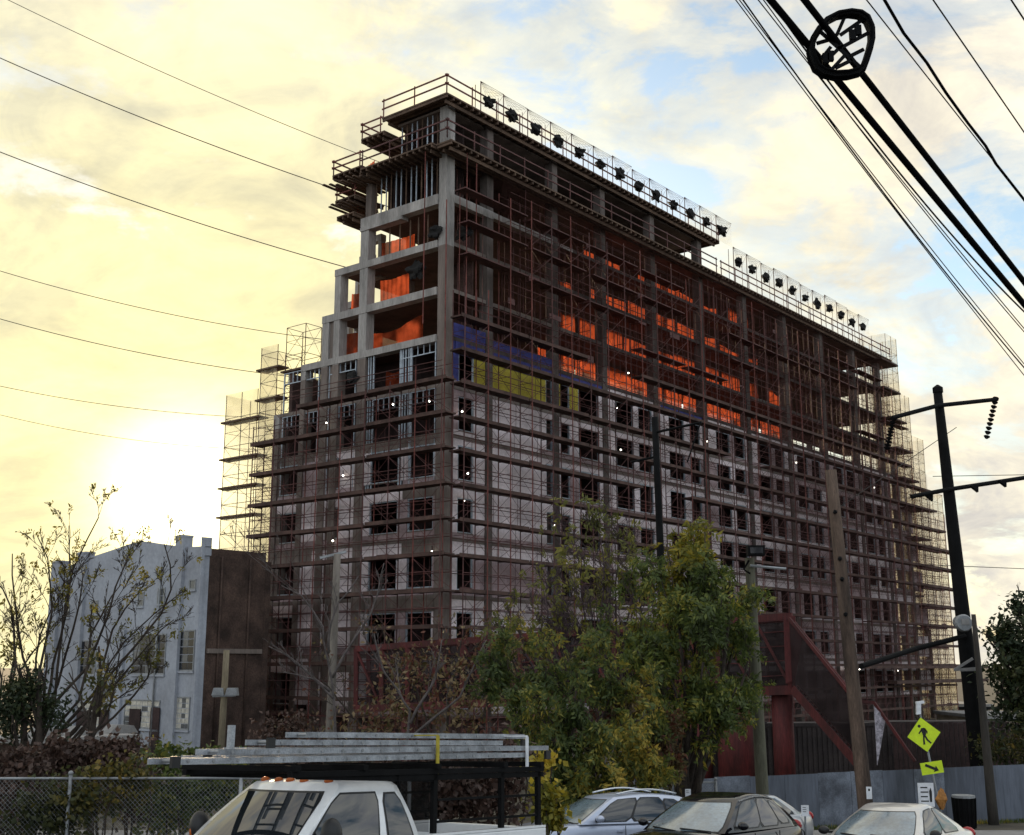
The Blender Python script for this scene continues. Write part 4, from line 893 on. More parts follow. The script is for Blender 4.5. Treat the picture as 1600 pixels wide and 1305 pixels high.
def sprays(name, C, L, k, size, m, parent, seed, droop=.5):
    # each point carries a drooping twig end with paired leaflets
    rg = np.random.default_rng(seed); n = len(C); d = rg.normal(size=(n, 3)); d[:, 2] -= droop; d /= np.linalg.norm(d, axis=1)[:, None]
    o = rg.normal(size=(n, 3)); o[:, 2] *= .4; sd = np.cross(d, o); sd /= np.linalg.norm(sd, axis=1)[:, None]+1e-9
    P = []; A = []; S = []; Ls = L*rg.uniform(.5, 1.3, size=(n, 1))
    for i in range(k):
        t = (i//2+.7)/(k/2+.4); sg = 1 if i % 2 else -1
        P.append(C+d*Ls*t+np.array([0, 0, -.28])*Ls*t*t+rg.normal(size=(n, 3))*.01); a = d*.55+sd*sg*.85+rg.normal(size=(n, 3))*.22; a[:, 2] -= .25; a /= np.linalg.norm(a, axis=1)[:, None]; A.append(a); S.append(np.cross(a, np.cross(d, sd)+rg.normal(size=(n, 3))*.35))
    P = np.concatenate(P); A = np.concatenate(A); S = np.concatenate(S); S /= np.linalg.norm(S, axis=1)[:, None]+1e-9; N_ = np.cross(A, S); M_ = len(P); l = size*rg.uniform(.6, 1.3, size=(M_, 1)); w = l*.19
    V = np.empty((M_, 4, 3)); V[:, 0] = P; V[:, 1] = P+A*l*.4+S*w+N_*l*.06; V[:, 2] = P+A*l; V[:, 3] = P+A*l*.4-S*w+N_*l*.06
    me = bpy.data.meshes.new(name); me.vertices.add(M_*4); me.vertices.foreach_set('co', V.reshape(-1).astype(np.float32)); me.loops.add(M_*4); me.loops.foreach_set('vertex_index', np.arange(M_*4, dtype=np.int32)); me.polygons.add(M_)
    me.polygons.foreach_set('loop_start', np.arange(0, M_*4, 4, dtype=np.int32)); me.polygons.foreach_set('loop_total', np.full(M_, 4, dtype=np.int32)); me.update(); me.validate(); me.materials.append(m); return link(name, me, parent)
def airy(name, label, cat, base, ends, r, bark, lf, seed, ntw=5, depth=2, keep=.8, L=.38, k=10, size=.2, spread=.75, lens=.5, amp=.08, jit=.25):
    # limbs from the base to the given ends; sprays sit on the twig ends, so gaps stay open
    rg = random.Random(seed); b = Vector(base); root = empty(name, b); tag(root, label, cat); mb = MB(); tips = []
    for e in ends:
        e = Vector(e); mid = b+(e-b)*.5+Vector((rg.uniform(-.3, .3), rg.uniform(-.4, .4), rg.uniform(.1, .6))); low = b+Vector((rg.uniform(-.12, .12), rg.uniform(-.1, .1), (e.z-b.z)*.22))
        Q = bend(b, low, rg, .03, 2)[:-1]+bend(low, mid, rg, amp*.8, 4)[:-1]+bend(mid, e, rg, amp, 5); n_ = len(Q)-1
        mb.tube(Q, [r*(1-.85*i/n_)+.006 for i in range(n_+1)], 6); twigs(mb, Q[n_//2:], r*.45, depth, rg, spread, .3, ntw, lens, tips); tips += [e]*3
    rb(mb, 'trunk', bark, root, b, True); g = np.random.default_rng(seed); T_ = np.array([tuple(t) for t in tips]); T_ = T_[g.random(len(T_)) < keep]
    T_ = T_+g.normal(size=T_.shape)*jit*.4
    sprays('crown', T_-np.array(b), L, k, size, lf, root, seed+3); return root
def crown_pts(crowns, nclu, per, sig, seed, Yth=.8, shell=.55):
    """crowns: photo ellipses (x, y, rx, ry, distance); the depth of each equals its width"""
    rg = np.random.default_rng(seed); A = np.array([c[2]*c[3] for c in crowns], float); A /= A.sum(); out = []; cl = []
    for i in rg.choice(len(crowns), nclu, p=A):
        x, y, rx, ry, Y = crowns[i]; k = Y/FPX; d = rg.normal(size=3); d /= np.linalg.norm(d); rr = (shell+(1-shell)*rg.random()) if rg.random() < .75 else rg.random()
        c = np.array(at(x, y, Y)); p = c+d*rr*np.array([rx*k, rx*k*Yth, ry*k]); cl.append(p)
        m_ = max(3, int(per*rg.uniform(.5, 1.5))); out.append(p+rg.normal(size=(m_, 3))*sig*rg.uniform(.7, 1.3))
    return np.concatenate(out), cl
def bend(a, b, rg, amp, n=6):
    a = Vector(a); b = Vector(b); L = (b-a).length; m1 = Vector((rg.uniform(-1, 1), rg.uniform(-1, 1), rg.uniform(-.3, .9)))*L*amp; P = []
    for k in range(n+1): t = k/n; P.append(a+(b-a)*t+m1*math.sin(math.pi*t)+Vector((rg.uniform(-1, 1), rg.uniform(-1, 1), rg.uniform(-1, 1)))*L*.015)
    return P
def twigs(mb, P, r, depth, rg, spread=.8, up=.5, n=4, lens=.55, tips=None):
    L = sum((P[i+1]-P[i]).length for i in range(len(P)-1))
    for k in range(n):
        t = rg.uniform(.25, 1.0); i = min(len(P)-2, int(t*(len(P)-1))); f_ = t*(len(P)-1)-i; q = P[i]+(P[i+1]-P[i])*f_; d = (P[i+1]-P[i]).normalized()
        v = (d+Vector((rg.uniform(-1, 1), rg.uniform(-1, 1), rg.uniform(-.6, 1)+up*.4))*spread).normalized()
        l = L*lens*rg.uniform(.5, 1.1)*(1.15-t*.5); r2 = max(.0085, r*(1.1-.65*t)*.55); e = q+v*l
        Q = bend(q, e, rg, .1, 4); mb.tube(Q, [r2*(1-.5*j/4) for j in range(5)], 4, False)
        if tips is not None: tips.append(e); tips.append(q+v*l*.6)
        if depth > 0: twigs(mb, Q, r2, depth-1, rg, spread, up, n, lens, tips)
def plant(name, label, cat, base, limbs, r, bark, lf=None, crowns=None, nclu=0, per=20, sig=.25, size=.2, seed=1, depth=1, ntw=4, shell=.55, tipleaf=0, droop=.4, spread=.8):
    rg = random.Random(seed); b = Vector(base); root = empty(name, b); tag(root, label, cat); mb = MB(); tips = []
    for L in limbs:
        P = [Vector(p) for p in L]; Q = []
        for a, c in zip(P, P[1:]): Q += bend(a, c, rg, .05, 4)[:-1]
        Q.append(P[-1]); n_ = len(Q)-1; mb.tube(Q, [r*(1-.82*k/n_)+.008 for k in range(n_+1)], 7, True); twigs(mb, Q, r*.8, depth, rg, spread, .5, ntw, .42, tips)
    rb(mb, 'trunk', bark, root, b, True)
    pts_ = []
    if crowns: pts_.append(crown_pts(crowns, nclu, per, sig, seed, shell=shell)[0])
    if tipleaf and tips:
        g = np.random.default_rng(seed+5); T_ = np.array([tuple(t) for t in tips]); T_ = T_[g.integers(0, len(T_), tipleaf)]; pts_.append(T_+g.normal(size=T_.shape)*.12)
    if pts_: leaves('crown', np.concatenate(pts_)-np.array(b), size, lf, root, seed+9, droop)
    return root
def G_(x, Y): p = at(x, 1200, Y); return Vector((p.x, Y, gz(Y)-.05))
# loose leafy trees right of centre
airy('leafy_tree', 'tall green leafy tree with drooping sprays right of centre', 'tree', G_(1075, 31.5), [at(x, y, 31.4+d) for x, y, d in ((1110, 890, 0), (1140, 905, -.6), (1160, 960, .4), (1085, 925, .9), (1060, 960, -.9), (1172, 1020, -.3), (1120, 975, -1.2), (1020, 975, .5), (1150, 1075, -.8), (1100, 1035, -1.4), (1165, 1085, .5), (1050, 1060, -1.2), (1000, 1020, .2), (1125, 1100, -1.2), (1085, 1090, -.5), (1010, 1085, -.8), (1000, 935, .6), (965, 960, .2), (1035, 905, -.3), (1025, 1020, -1.3))],
     .10, M_bark, LF_dkgr, 41, 5, 2, .30, .36, 12, .155, .8, .46)
airy('yellow_crowned_tree', 'slender tree with bright yellow leaves above the green tree', 'tree', G_(1062, 32.6), [at(x, y, 32.4+d) for x, y, d in ((1090, 812, 0), (1075, 835, .5), (1104, 832, -.3), (1062, 862, .3), (1040, 850, .2), (1050, 905, -.4), (1090, 868, -.6))],
     .06, M_bark, LF_yel, 42, 4, 1, .9, .36, 10, .19, .7, .30)
airy('yellow_green_shrub', 'broad olive and yellow shrub mass behind the ladder truck', 'shrub', G_(905, 28.5), [at(x, y, 28.5+d) for x, y, d in ((880, 1020, 0), (930, 1000, .6), (830, 1060, .2), (800, 1110, -.5), (850, 1110, -.9), (900, 1080, -1), (960, 1050, -.2), (1000, 1080, .3), (1020, 1130, -.3), (970, 1130, -1), (930, 1160, -1.2), (870, 1170, -1.1), (830, 1170, 0), (900, 1220, -1.3), (960, 1210, -1.2), (1010, 1180, -.8), (850, 1230, -.6), (880, 1260, -1.4), (940, 1250, -1.3), (1030, 1215, -.4), (780, 1060, .6), (790, 1000, .8))],
     .055, M_bark, LF_green, 43, 5, 2, .29, .3, 12, .135, .85, .5)
airy('rust_leaved_shrub', 'rusty brown shrub among the lower right of the olive shrub', 'shrub', G_(1010, 29.3), [at(x, y, 29.2+d) for x, y, d in ((1010, 1110, 0), (1040, 1130, .2), (985, 1120, -.3), (1040, 1180, -.2), (960, 1090, .4), (1000, 1170, -.4))], .045, M_bark, LF_rust, 44, 5, 2, .35, .3, 8, .16, .85, .5)
airy('twiggy_tree', 'thin plum twigged tree with few leaves before the pale panels', 'tree', G_(925, 34), [at(x, y, 34+d) for x, y, d in ((862, 868, 0), (900, 850, .4), (940, 835, -.4), (975, 838, .2), (995, 875, -.3), (880, 920, .3), (960, 900, -.3), (1000, 930, .2), (850, 930, -.4), (930, 940, 0), (905, 975, .3), (840, 990, -.3), (800, 960, .2))],
     .06, M_barkr, LF_oliv, 45, 6, 2, .045, .3, 8, .18, .9, .5)
plant('rust_vine_thicket', 'tangle of rust and tan leaved vines over the red bridge at left', 'shrub', G_(700, 46), [[G_(700, 46), at(700, 1090, 46), at(720, 1000, 46)], [G_(690, 46), at(650, 1080, 46), at(600, 1020, 46)], [G_(710, 46), at(770, 1080, 46), at(790, 980, 46)], [G_(680, 46), at(560, 1130, 46), at(500, 1060, 46)]],
      .06, M_bark, LF_rust, [(770, 1000, 55, 40, 46), (700, 1035, 75, 32, 45.5), (735, 1090, 75, 55, 45), (640, 1110, 90, 55, 45), (790, 1060, 40, 60, 45), (560, 1140, 70, 40, 45), (480, 1150, 60, 36, 45), (620, 1040, 60, 20, 45.5)], 120, 22, .3, .22, 16, 1, 5, .3, 120)
plant('bare_pale_tree', 'bare pale branched tree in front of the left face of the tower', 'tree', G_(530, 44), [[G_(530, 44), at(520, 1070, 44), at(505, 980, 44), at(470, 930, 44), at(440, 915, 44)], [at(520, 1060, 44), at(560, 990, 44), at(590, 930, 44), at(600, 880, 44)], [at(515, 1080, 44), at(470, 1040, 44), at(420, 1010, 44)], [at(512, 1020, 44), at(530, 940, 44), at(560, 900, 44)], [at(520, 1090, 44), at(490, 1060, 44), at(440, 1050, 44)]],
      .045, M_barkp, None, None, 0, seed=17, depth=2, ntw=5, spread=.8)
plant('bare_pale_tree', 'slim bare sapling crossing before the red bridge posts', 'tree', G_(640, 40), [[G_(640, 40), at(640, 1110, 40), at(600, 1050, 40), at(585, 990, 40)], [at(640, 1130, 40), at(680, 1060, 40), at(690, 1000, 40)], [at(645, 1150, 40), at(720, 1090, 40), at(760, 1000, 40)]], .045, M_barkp, LF_rust, None, 0, seed=18, depth=2, ntw=5, tipleaf=130, size=.17)
# left bare tree against the sunset
airy('sunset_tree', 'nearly bare many stemmed tree against the sunset at far left', 'tree', G_(45, 34), [at(x, y+34, 34+d) for x, y, d in ((60, 800, 0), (110, 790, .5), (155, 775, -.4), (205, 815, .3), (255, 815, 0), (290, 885, -.3), (245, 880, .4), (270, 935, .2), (190, 880, -.6), (130, 860, .2), (20, 830, -.3), (-20, 860, .4), (-60, 920, 0), (90, 900, -.7), (235, 990, -.3), (180, 960, .3), (20, 930, .4), (70, 960, .8), (215, 1040, -.4))],
     .06, M_bark, LF_sun, 46, 6, 2, .035, .24, 8, .12, .85, .40, .2)
plant('ivy_trunk', 'ivy clad stump thicket at the foot of the far left tree', 'shrub', G_(30, 33), [[G_(30, 33), at(35, 1060, 33)], [G_(60, 33), at(62, 1040, 33)]], .16, M_bark, LF_dark, [(20, 1110, 46, 40, 33), (40, 1080, 24, 34, 33), (80, 1120, 30, 30, 33)], 90, 30, .18, .15, 20, 1, 4, .4)
plant('dead_trunk', 'short dead stem with hanging leaves before the grey building', 'tree', G_(150, 30), [[G_(150, 30), at(150, 1100, 30), at(154, 1010, 30)], [at(150, 1120, 30), at(165, 1060, 30)]], .1, M_bark, LF_vine, [(155, 1085, 18, 40, 30), (152, 1030, 10, 16, 30)], 26, 10, .12, .16, 21, 1, 4)
plant('right_tree', 'dark leafy tree at the right edge of the picture', 'tree', G_(1660, 43), [[G_(1660, 43), at(1650, 1100, 43), at(1610, 1000, 43), at(1590, 950, 43)], [at(1652, 1120, 43), at(1600, 1060, 43), at(1550, 1000, 43)], [at(1650, 1130, 43), at(1600, 1110, 43), at(1555, 1080, 43)]],
      .14, M_bark, LF_dark, [(1600, 1010, 46, 55, 43), (1580, 1065, 42, 45, 43), (1610, 1110, 50, 50, 43), (1560, 990, 22, 26, 43), (1592, 945, 16, 22, 43), (1660, 1020, 60, 90, 43)], 210, 34, .22, .24, 22, 1, 5, .35, 200)
plant('roadside_bush', 'low brown bush behind the hoarding under the right tree', 'shrub', G_(1580, 45), [[G_(1580, 45), at(1580, 1170, 45)]], .05, M_bark, LF_vine, [(1570, 1165, 50, 28, 45), (1620, 1160, 40, 40, 45)], 60, 30, .2, .2, 23)
# vines over the chain link fence
def vine_mass(name, label, crowns, nclu, per, sig, size, m, seed):
    P, _ = crown_pts(crowns, nclu, per, sig, seed, Yth=.35, shell=.1); b = Vector(tuple(P.mean(0))); b.z = gz(b.y)
    root = empty(name, b); tag(root, label, 'vine'); tag(leaves('leaf_mass', P-np.array(b), size, m, root, seed, .5, .7), kind='stuff'); mb = MB(); rg = random.Random(seed)
    for c in crowns:
        for k in range(3):
            x = c[0]+rg.uniform(-.6, .6)*c[2]; a = G_(x, c[4]); mb.tube(bend(a, at(x+rg.uniform(-25, 25), c[1]-c[3]*.6, c[4]), rg, .1, 6), [.014]*7, 4)
    tag(rb(mb, 'stems', M_bark, root, b), kind='stuff'); return root
vine_mass('fence_vine', 'green and yellow vine climbing the chain link fence by its second post', [(130, 1250, 70, 60, 20.25), (60, 1270, 70, 50, 20.3), (185, 1210, 40, 30, 20.3), (215, 1225, 30, 40, 20.4)], 150, 26, .1, .095, LF_vine, 31)
vine_mass('fence_vine', 'leafy vine behind the windscreen of the white truck', [(320, 1235, 50, 40, 21), (270, 1260, 60, 50, 21), (360, 1220, 40, 30, 21), (300, 1185, 40, 20, 21.5), (260, 1180, 36, 16, 21.5)], 140, 26, .1, .1, LF_green, 32)
vine_mass('fence_vine', 'brown dead vine heap covering the fence at far left', [(20, 1200, 60, 40, 22.5), (110, 1185, 80, 30, 23), (0, 1260, 50, 50, 21), (180, 1180, 60, 24, 23), (225, 1240, 40, 50, 22)], 200, 30, .14, .11, LF_brown, 33)
vine_mass('fence_vine', 'dark vine wall behind the truck bed rack', [(700, 1240, 120, 60, 24), (450, 1140, 50, 30, 40), (600, 1240, 90, 60, 24), (780, 1210, 60, 60, 24.5), (480, 1220, 90, 50, 24)], 270, 32, .2, .14, LF_brown, 34)
vine_mass('fence_vine', 'yellow leaved vine hanging right of the truck bed', [(855, 1250, 26, 40, 22), (850, 1190, 24, 30, 22.5), (870, 1280, 24, 20, 22)], 40, 20, .1, .13, LF_yel, 35)
# thin grass at the foot of the hoarding
g_ = np.random.default_rng(5); n_ = 5000; t_ = g_.random(n_); gx = H0.x+(H1.x-H0.x)*t_+g_.normal(size=n_)*.1; gy = H0.y+(H1.y-H0.y)*t_-.15-np.abs(g_.normal(size=n_))*.22
gp_ = np.stack([gx, gy, np.array([gz(y) for y in gy])], 1); go = leaves('grass', gp_, .14, LF_green, None, 6, -2.5, .12); tag(go, 'short rough grass along the foot of the hoarding', 'grass', kind='stuff')
# ------------------------------------------------------------------ vehicles
def paint(name, col, rough=.3, metal=.0): return mat(name, col, rough, .06, .8, 0, metal, coat=.6, spec=.5)
M_cglass = bpy.data.materials.new('car_glass'); M_cglass.use_nodes = True; _b = M_cglass.node_tree.nodes['Principled BSDF']
_b.inputs['Base Color'].default_value = (.012, .015, .018, 1); _b.inputs['Roughness'].default_value = .03; _b.inputs['IOR'].default_value = 1.55; _b.inputs['Specular IOR Level'].default_value = .8; MATS['car_glass'] = M_cglass
M_ws = mat('sky_tint_windscreen', (.20, .27, .32), .16, .3, 1.2, .05, spec=.9, coat=.8)  # pale blue base colour paints the sky's reflection into the glass
M_tyre = mat('tyre_rubber', (.02, .02, .021), .85, .2, 6); M_rim = mat('wheel_alloy', (.45, .46, .48), .35, .1, 5, 0, .7); M_trim = mat('black_trim', (.015, .015, .016), .45, .2, 5, 0)
M_amber = mat('amber_lens', (.55, .13, .02), .25, .15, 8, 0); M_tail = mat('red_lens', (.35, .012, .015), .2, .2, 8, 0); M_head = mat('clear_lens', (.6, .62, .65), .15, .2, 6, 0); M_chrome = mat('bright_trim', (.6, .62, .65), .2, .1, 5, 0, .8)
def wheel(root, x, y, r, w=.21):
    t = MB(); n = 22; sgn = 1 if y > 0 else -1
    prof = [(r-.11, -w/2+.02), (r-.02, -w/2), (r, -w/2+.03), (r, w/2-.03), (r-.02, w/2), (r-.11, w/2-.02)]
    rows = [[(x+q*math.cos(a*2*math.pi/n), y+o, r+q*math.sin(a*2*math.pi/n)) for a in range(n+1)] for q, o in prof+[prof[0]]]
    wo_ = MB().grid(rows).build('wheel', M_tyre, root, True)
    rm = MB(); rm.tube([(x, y+sgn*.02, r), (x, y+sgn*(w/2-.03), r)], [r-.1, r-.115], 22)
    rmo = rm.build('rim', M_trim, wo_)
    for k in range(5):
        a = k*2*math.pi/5; rmo2 = MB().beam((x, y+sgn*(w/2-.025), r), (x+(r-.12)*math.cos(a), y+sgn*(w/2-.025), r+(r-.12)*math.sin(a)), .07, .02, (0, 1, 0)).build('spoke', M_rim, wo_)
def body_loft(st, root, m, name='body'):
    rows = []
    for (x, zl, zt, w) in st:
        sec = [(0, zl), (.72*w, zl), (.95*w, zl+.06), (w, zl+(zt-zl)*.35), (1.0*w, zl+(zt-zl)*.62), (.965*w, zt-.10), (.90*w, zt-.025), (.6*w, zt+.0), (0, zt+.022)]
        rows.append([(x, -a, b) for a, b in sec]+[(x, a, b) for a, b in reversed(sec[1:-1])]+[(x, -sec[0][0], sec[0][1])])
    mb = MB().grid(rows)
    for r_ in (rows[0], rows[-1]): mb.poly(r_[:-1])
    o = mb.build(name, m, root, True); md = o.modifiers.new('s', 'SUBSURF'); md.levels = 1; md.render_levels = 2; return o
class House:                                        # greenhouse surface: t=0 belt line, t=1 roof edge
    def __init__(s, z0, z1, xa0, xa1, xb0, xb1, w0, w1, cf=.14, cr=.10, crown=.05, arch=.0):
        s.__dict__.update(locals())
    def P(s, t):
        b = math.sin(math.pi*t)*.03
        return s.z0+(s.z1-s.z0)*t, s.xa0+(s.xa1-s.xa0)*t-b, s.xb0+(s.xb1-s.xb0)*t+b*.5, s.w0+(s.w1-s.w0)*(t**1.4)
    def front(s, f, t, off=0):
        z, xa, xb, w = s.P(t); return Vector((xa+s.cf*f*f-off*.75, f*w, z+off*.6))
    def rear(s, f, t, off=0):
        z, xa, xb, w = s.P(t); return Vector((xb-s.cr*f*f+off*.8, f*w, z+off*.5))
    def side(s, f, t, sg, off=0):
        z, xa, xb, w = s.P(t); x0 = xa+s.cf; x1 = xb-s.cr; return Vector((x0+(x1-x0)*f, sg*(w+off+.02*math.sin(math.pi*f)), z+off*.3+s.arch*t*math.sin(math.pi*min(1, max(0, f)))))
    def shell(s, root, m):
        n = 10; rows = []
        for i in range(7):
            t = i/6; row = [s.front(-1+2*k/n, t) for k in range(n+1)]+[s.side(k/n, t, 1) for k in range(1, n)]+[s.rear(1-2*k/n, t) for k in range(n+1)]+[s.side(1-k/n, t, -1) for k in range(1, n)]
            rows.append(row+[row[0]])
        rim = rows[-1][:-1]; cen = sum(rim, Vector())/len(rim)
        for q, dz in ((.93, .55), (.75, .9), (.4, 1.0), (.02, 1.02)):
            rr_ = [Vector((cen.x+(p.x-cen.x)*q, p.y*q, p.z*q+(s.z1+s.arch)*(1-q)+s.crown*dz)) for p in rim]; rows.append(rr_+[rr_[0]])
        return MB().grid(rows).build('cabin', m, root, True)
    def pane(s, root, fn, f0, f1, t0, t1, name, m=None, off=.007, n=8, taper=(0, 0), frame=True):
        def g(o, pad):
            rows = []
            for i in range(7):
                t = t0-pad+(t1-t0+2*pad)*i/6; u = i/6
                # rounded ends of the pane
                ins = .018*(1-math.sqrt(max(0, 1-max(0, abs(u-.5)*2-.72)**2/.0784)))*2
                a = f0-pad*.5+taper[0]*u+ins; b = f1+pad*.5+taper[1]*u-ins
                rows.append([fn(a+(b-a)*k/n, t, o) for k in range(n+1)])
            return rows
        o = MB().grid(g(off, 0)).build(name, m or M_cglass, root, True)
        if frame: MB().grid(g(off-.004, .035)).build('seal', M_trim, o, True)
        return o
def place(name, label, cat, x, y, az, sc=1.0):
    a = R(az); X = Vector((math.sin(a), math.cos(a), -.0625*math.cos(a))).normalized(); Y = Vector((-math.cos(a), math.sin(a), -.0625*math.sin(a))); Y = (Y-X*X.dot(Y)).normalized(); Z = X.cross(Y)
    o = empty(name); M = Matrix(((X.x, Y.x, Z.x, x), (X.y, Y.y, Z.y, y), (X.z, Y.z, Z.z, gz(y)+.005), (0, 0, 0, 1))); o.matrix_world = M; o.location = (x, y, gz(y)+.005); o.rotation_euler = M.to_3x3().to_euler()
    o.scale = (sc,)*3; return tag(o, label, cat)
def mirror(root, x, y, z, m, sg, sx=.12, sy=.22, sz=.16):
    mb = MB().blob((x, y+sg*.12, z), .5, 2, 0, 12, 8, (sx*1.6, sy, sz)); o = mb.build('wing_mirror', m, root, True); MB().beam((x, y-sg*.06, z-.03), (x, y+sg*.06, z-.03), .05, .04).build('stalk', M_trim, o)
    MB().tube([(x+sx*.62, y+sg*.12, z), (x+sx*.8, y+sg*.12, z)], [.065, .06], 10).build('mirror_glass', M_cglass, o); return o
def wipers(root, h, m=M_trim):
    for f0, f1 in ((-.75, -.05), (.02, .7)):
        p = h.front(f0, .02, .03); q = h.front(f1, .10, .03); MB().beam(p, q, .03, .02).build('wiper', m, root)

# --- white pickup with ladder rack
M_wht = paint('white_truck_paint', (.78, .79, .80)); TK = place('pickup_truck', 'white extended cab pickup truck with a black ladder rack', 'truck', -3.88, 12.55, 39.4)
body_loft([(0, .55, 1.0, .86), (.05, .5, 1.12, .95), (.5, .5, 1.22, .99), (1.4, .5, 1.30, .99), (1.55, .5, 1.32, .99), (3.30, .5, 1.33, .99), (3.36, .52, 1.32, .98)], TK, M_wht)
h = House(1.28, 1.94, 1.22, 1.98, 3.34, 3.12, .965, .76, .17, .06, .07); h.shell(TK, M_wht)
h.pane(TK, h.front, -.86, .86, .06, .90, 'windscreen'); wipers(TK, h)
for sg in (-1, 1):
    fn = lambda f, t, o, s=sg: h.side(f, t, s, o)
    h.pane(TK, fn, .045, .62, .04, .88, 'side_window', taper=(.0, -.01)); h.pane(TK, fn, .72, .94, .04, .86, 'quarter_window', taper=(-.02, -.015))
    for xx in (1.62, 2.75, 3.3): MB().box(xx, xx+.012, sg*.985-.012, sg*.985+.012, .62, 1.27).build('door_seam', M_trim, TK)
    MB().box(2.5, 2.68, sg*.99-.02, sg*.99+.03, 1.12, 1.16).build('door_handle', M_trim, TK)
    mr = mirror(TK, 1.72, sg*1.02, 1.47, M_trim, sg, .14, .26, .36); q = (1.64, sg*1.16, 1.42); MB().blob(q, .05, 1, 0, 8, 6, (.6, .7, 1.3)).build('turn_lamp', M_amber, mr, True)
    for x in (.95, 4.55): wheel(TK, x, sg*.86, .39, .26)
    MB().box(-.02, .03, sg*.72-.16, sg*.72+.16, .82, 1.04).build('headlight', M_head, TK)
h.pane(TK, h.rear, -.72, .72, .15, .85, 'rear_window')
MB().box(-.04, .0, -.5, .5, .68, 1.02).build('grille', M_chrome, TK); MB().box(-.12, .06, -.95, .95, .42, .62).build('bumper', M_chrome, TK)
for k, y in enumerate((-.55, -.22, 0, .22, .55)):
    p = h.front(y/.76, 1.0); MB().blob((p.x+.12, y, 2.0), .045, k, 0, 8, 6, (1.3, 1.1, .8)).build('roof_marker_lamp', M_amber, TK, True)
MB().prism([(2.35, -.3, 2.02), (2.5, -.3, 2.02), (2.52, -.3, 2.09)], (0, .03, 0)).build('aerial', M_wht, TK)
bed = MB(); bed.box(3.42, 5.62, -.99, -.90, .62, 1.36).box(3.42, 5.62, .90, .99, .62, 1.36).box(3.42, 3.5, -.899, .899, .62, 1.36).box(5.54, 5.62, -.899, .899, .62, 1.36).box(3.5, 5.54, -.899, .899, .62, .72)
bo = bed.build('truck_bed', M_wht, TK); bv = bo.modifiers.new('b', 'BEVEL'); bv.width = .02; bv.segments = 2
for sg in (-1, 1): MB().box(3.44, 5.60, sg*.945-.05, sg*.945+.05, 1.362, 1.39).build('bed_rail', M_wht, bo)
MB().box(3.4, 5.7, -.9, .9, .42, .61).build('chassis', M_trim, TK); MB().box(5.63, 5.72, -.95, .95, .45, .6).build('rear_bumper', M_chrome, TK)
for sg in (-1, 1): MB().box(5.56, 5.635, sg*.93-.05, sg*.93+.05, .85, 1.2).build('tail_light', M_tail, TK)
rk = MB(); 
RK = link('ladder_rack', MB().box(1.3, 5.62, -.96, -.88, 2.06, 2.12).box(1.3, 5.62, .88, .96, 2.06, 2.12).mesh('ladder_rack', M_blk), TK)
for x in (3.5, 4.75, 5.5):
    for sg in (-1, 1): MB().box(x, x+.06, sg*.92-.03, sg*.92+.03, 1.39, 2.059).build('rack_post', M_blk, RK)
for x in (1.32, 2.3, 3.5, 4.75, 5.5): MB().box(x, x+.07, -1.0, 1.0, 2.121, 2.18).build('rack_crossbar', M_blk, RK)
for sg in (-1, 1):
    MB().box(2.9, 5.62, sg*.92-.03, sg*.92+.03, 1.99, 2.056).build('rack_beam', M_blk, RK); MB().beam((1.4, sg*.92, 2.07), (3.5, sg*.92, 2.0), .04, .06).build('rack_brace', M_blk, RK)
    for z in (1.5, 1.75): MB().box(3.59, 5.5, sg*.92-.012, sg*.92+.012, z, z+.03).build('rack_slat', M_blk, RK)
MB().poly([(3.55, .9, 1.4), (5.5, .9, 1.4), (5.5, .9, 2.0), (3.55, .9, 2.0)]).poly([(3.52, -.86, 1.4), (3.52, .86, 1.4), (3.52, .86, 2.0), (3.52, -.86, 2.0)]).build('rack_mesh', thin('rack_screen', (.02, .02, .02), .6, .1), RK)
M_alu = mat('ladder_aluminium', (.36, .38, .41), .5, .3, 4, .1, .4)
def ladder(label, x0, x1, y0, z0, w=.42, tilt=0.0, sect=2):
    root = empty('extension_ladder'); tag(root, label, 'ladder', None); root.rotation_euler = TK.rotation_euler; root.location = TK.location
    for s_ in range(sect):
        a, b = (x0, x1-.5) if s_ == 0 else (x0+.55, x1); dz = .085*s_; ww = w-.05*s_
        def zz_(x): return z0+dz+tilt*(x-x0)
        for y in (y0-ww/2, y0+ww/2): MB().beam((a, y, zz_(a)), (b, y, zz_(b)), .03, .06).build('rail', M_alu, root)
        n = int((b-a)/.305)
        for k in range(n):
            x = a+.16+k*.305; MB().tube([(x, y0-ww/2-.022, zz_(x)), (x, y0+ww/2+.022, zz_(x))], .018, 8).build('rung', M_gstl, root)
    for x in (x0+.02, x1-.04): MB().box(x-.05, x+.05, y0-w/2-.02, y0-w/2+.02, z0-.06+tilt*(x-x0), z0+.05+tilt*(x-x0)).build('foot', M_trim, root)
    return root
ladder('long aluminium extension ladder reaching past the truck windscreen', -.1, 5.9, -.62, 2.235, .42, 0.006); ladder('aluminium extension ladder lying on the far side of the truck rack', 1.0, 6.0, .35, 2.25, .44, .004)
ladder('shorter aluminium ladder stacked on top of the near ladder', 1.35, 5.8, -.30, 2.42, .40, 0.0)
def strap(x, m, y=-.86):
    MB().box(x, x+.05, y-.015, y, 2.05, 2.50).box(x, x+.05, y, .6, 2.50, 2.515).build('strap', m, TK)
strap(3.62, M_yel); strap(5.35, M_white); MB().box(.98, 1.04, -.3, -.24, 2.2, 2.6).build('rack_upright', M_alu, TK)

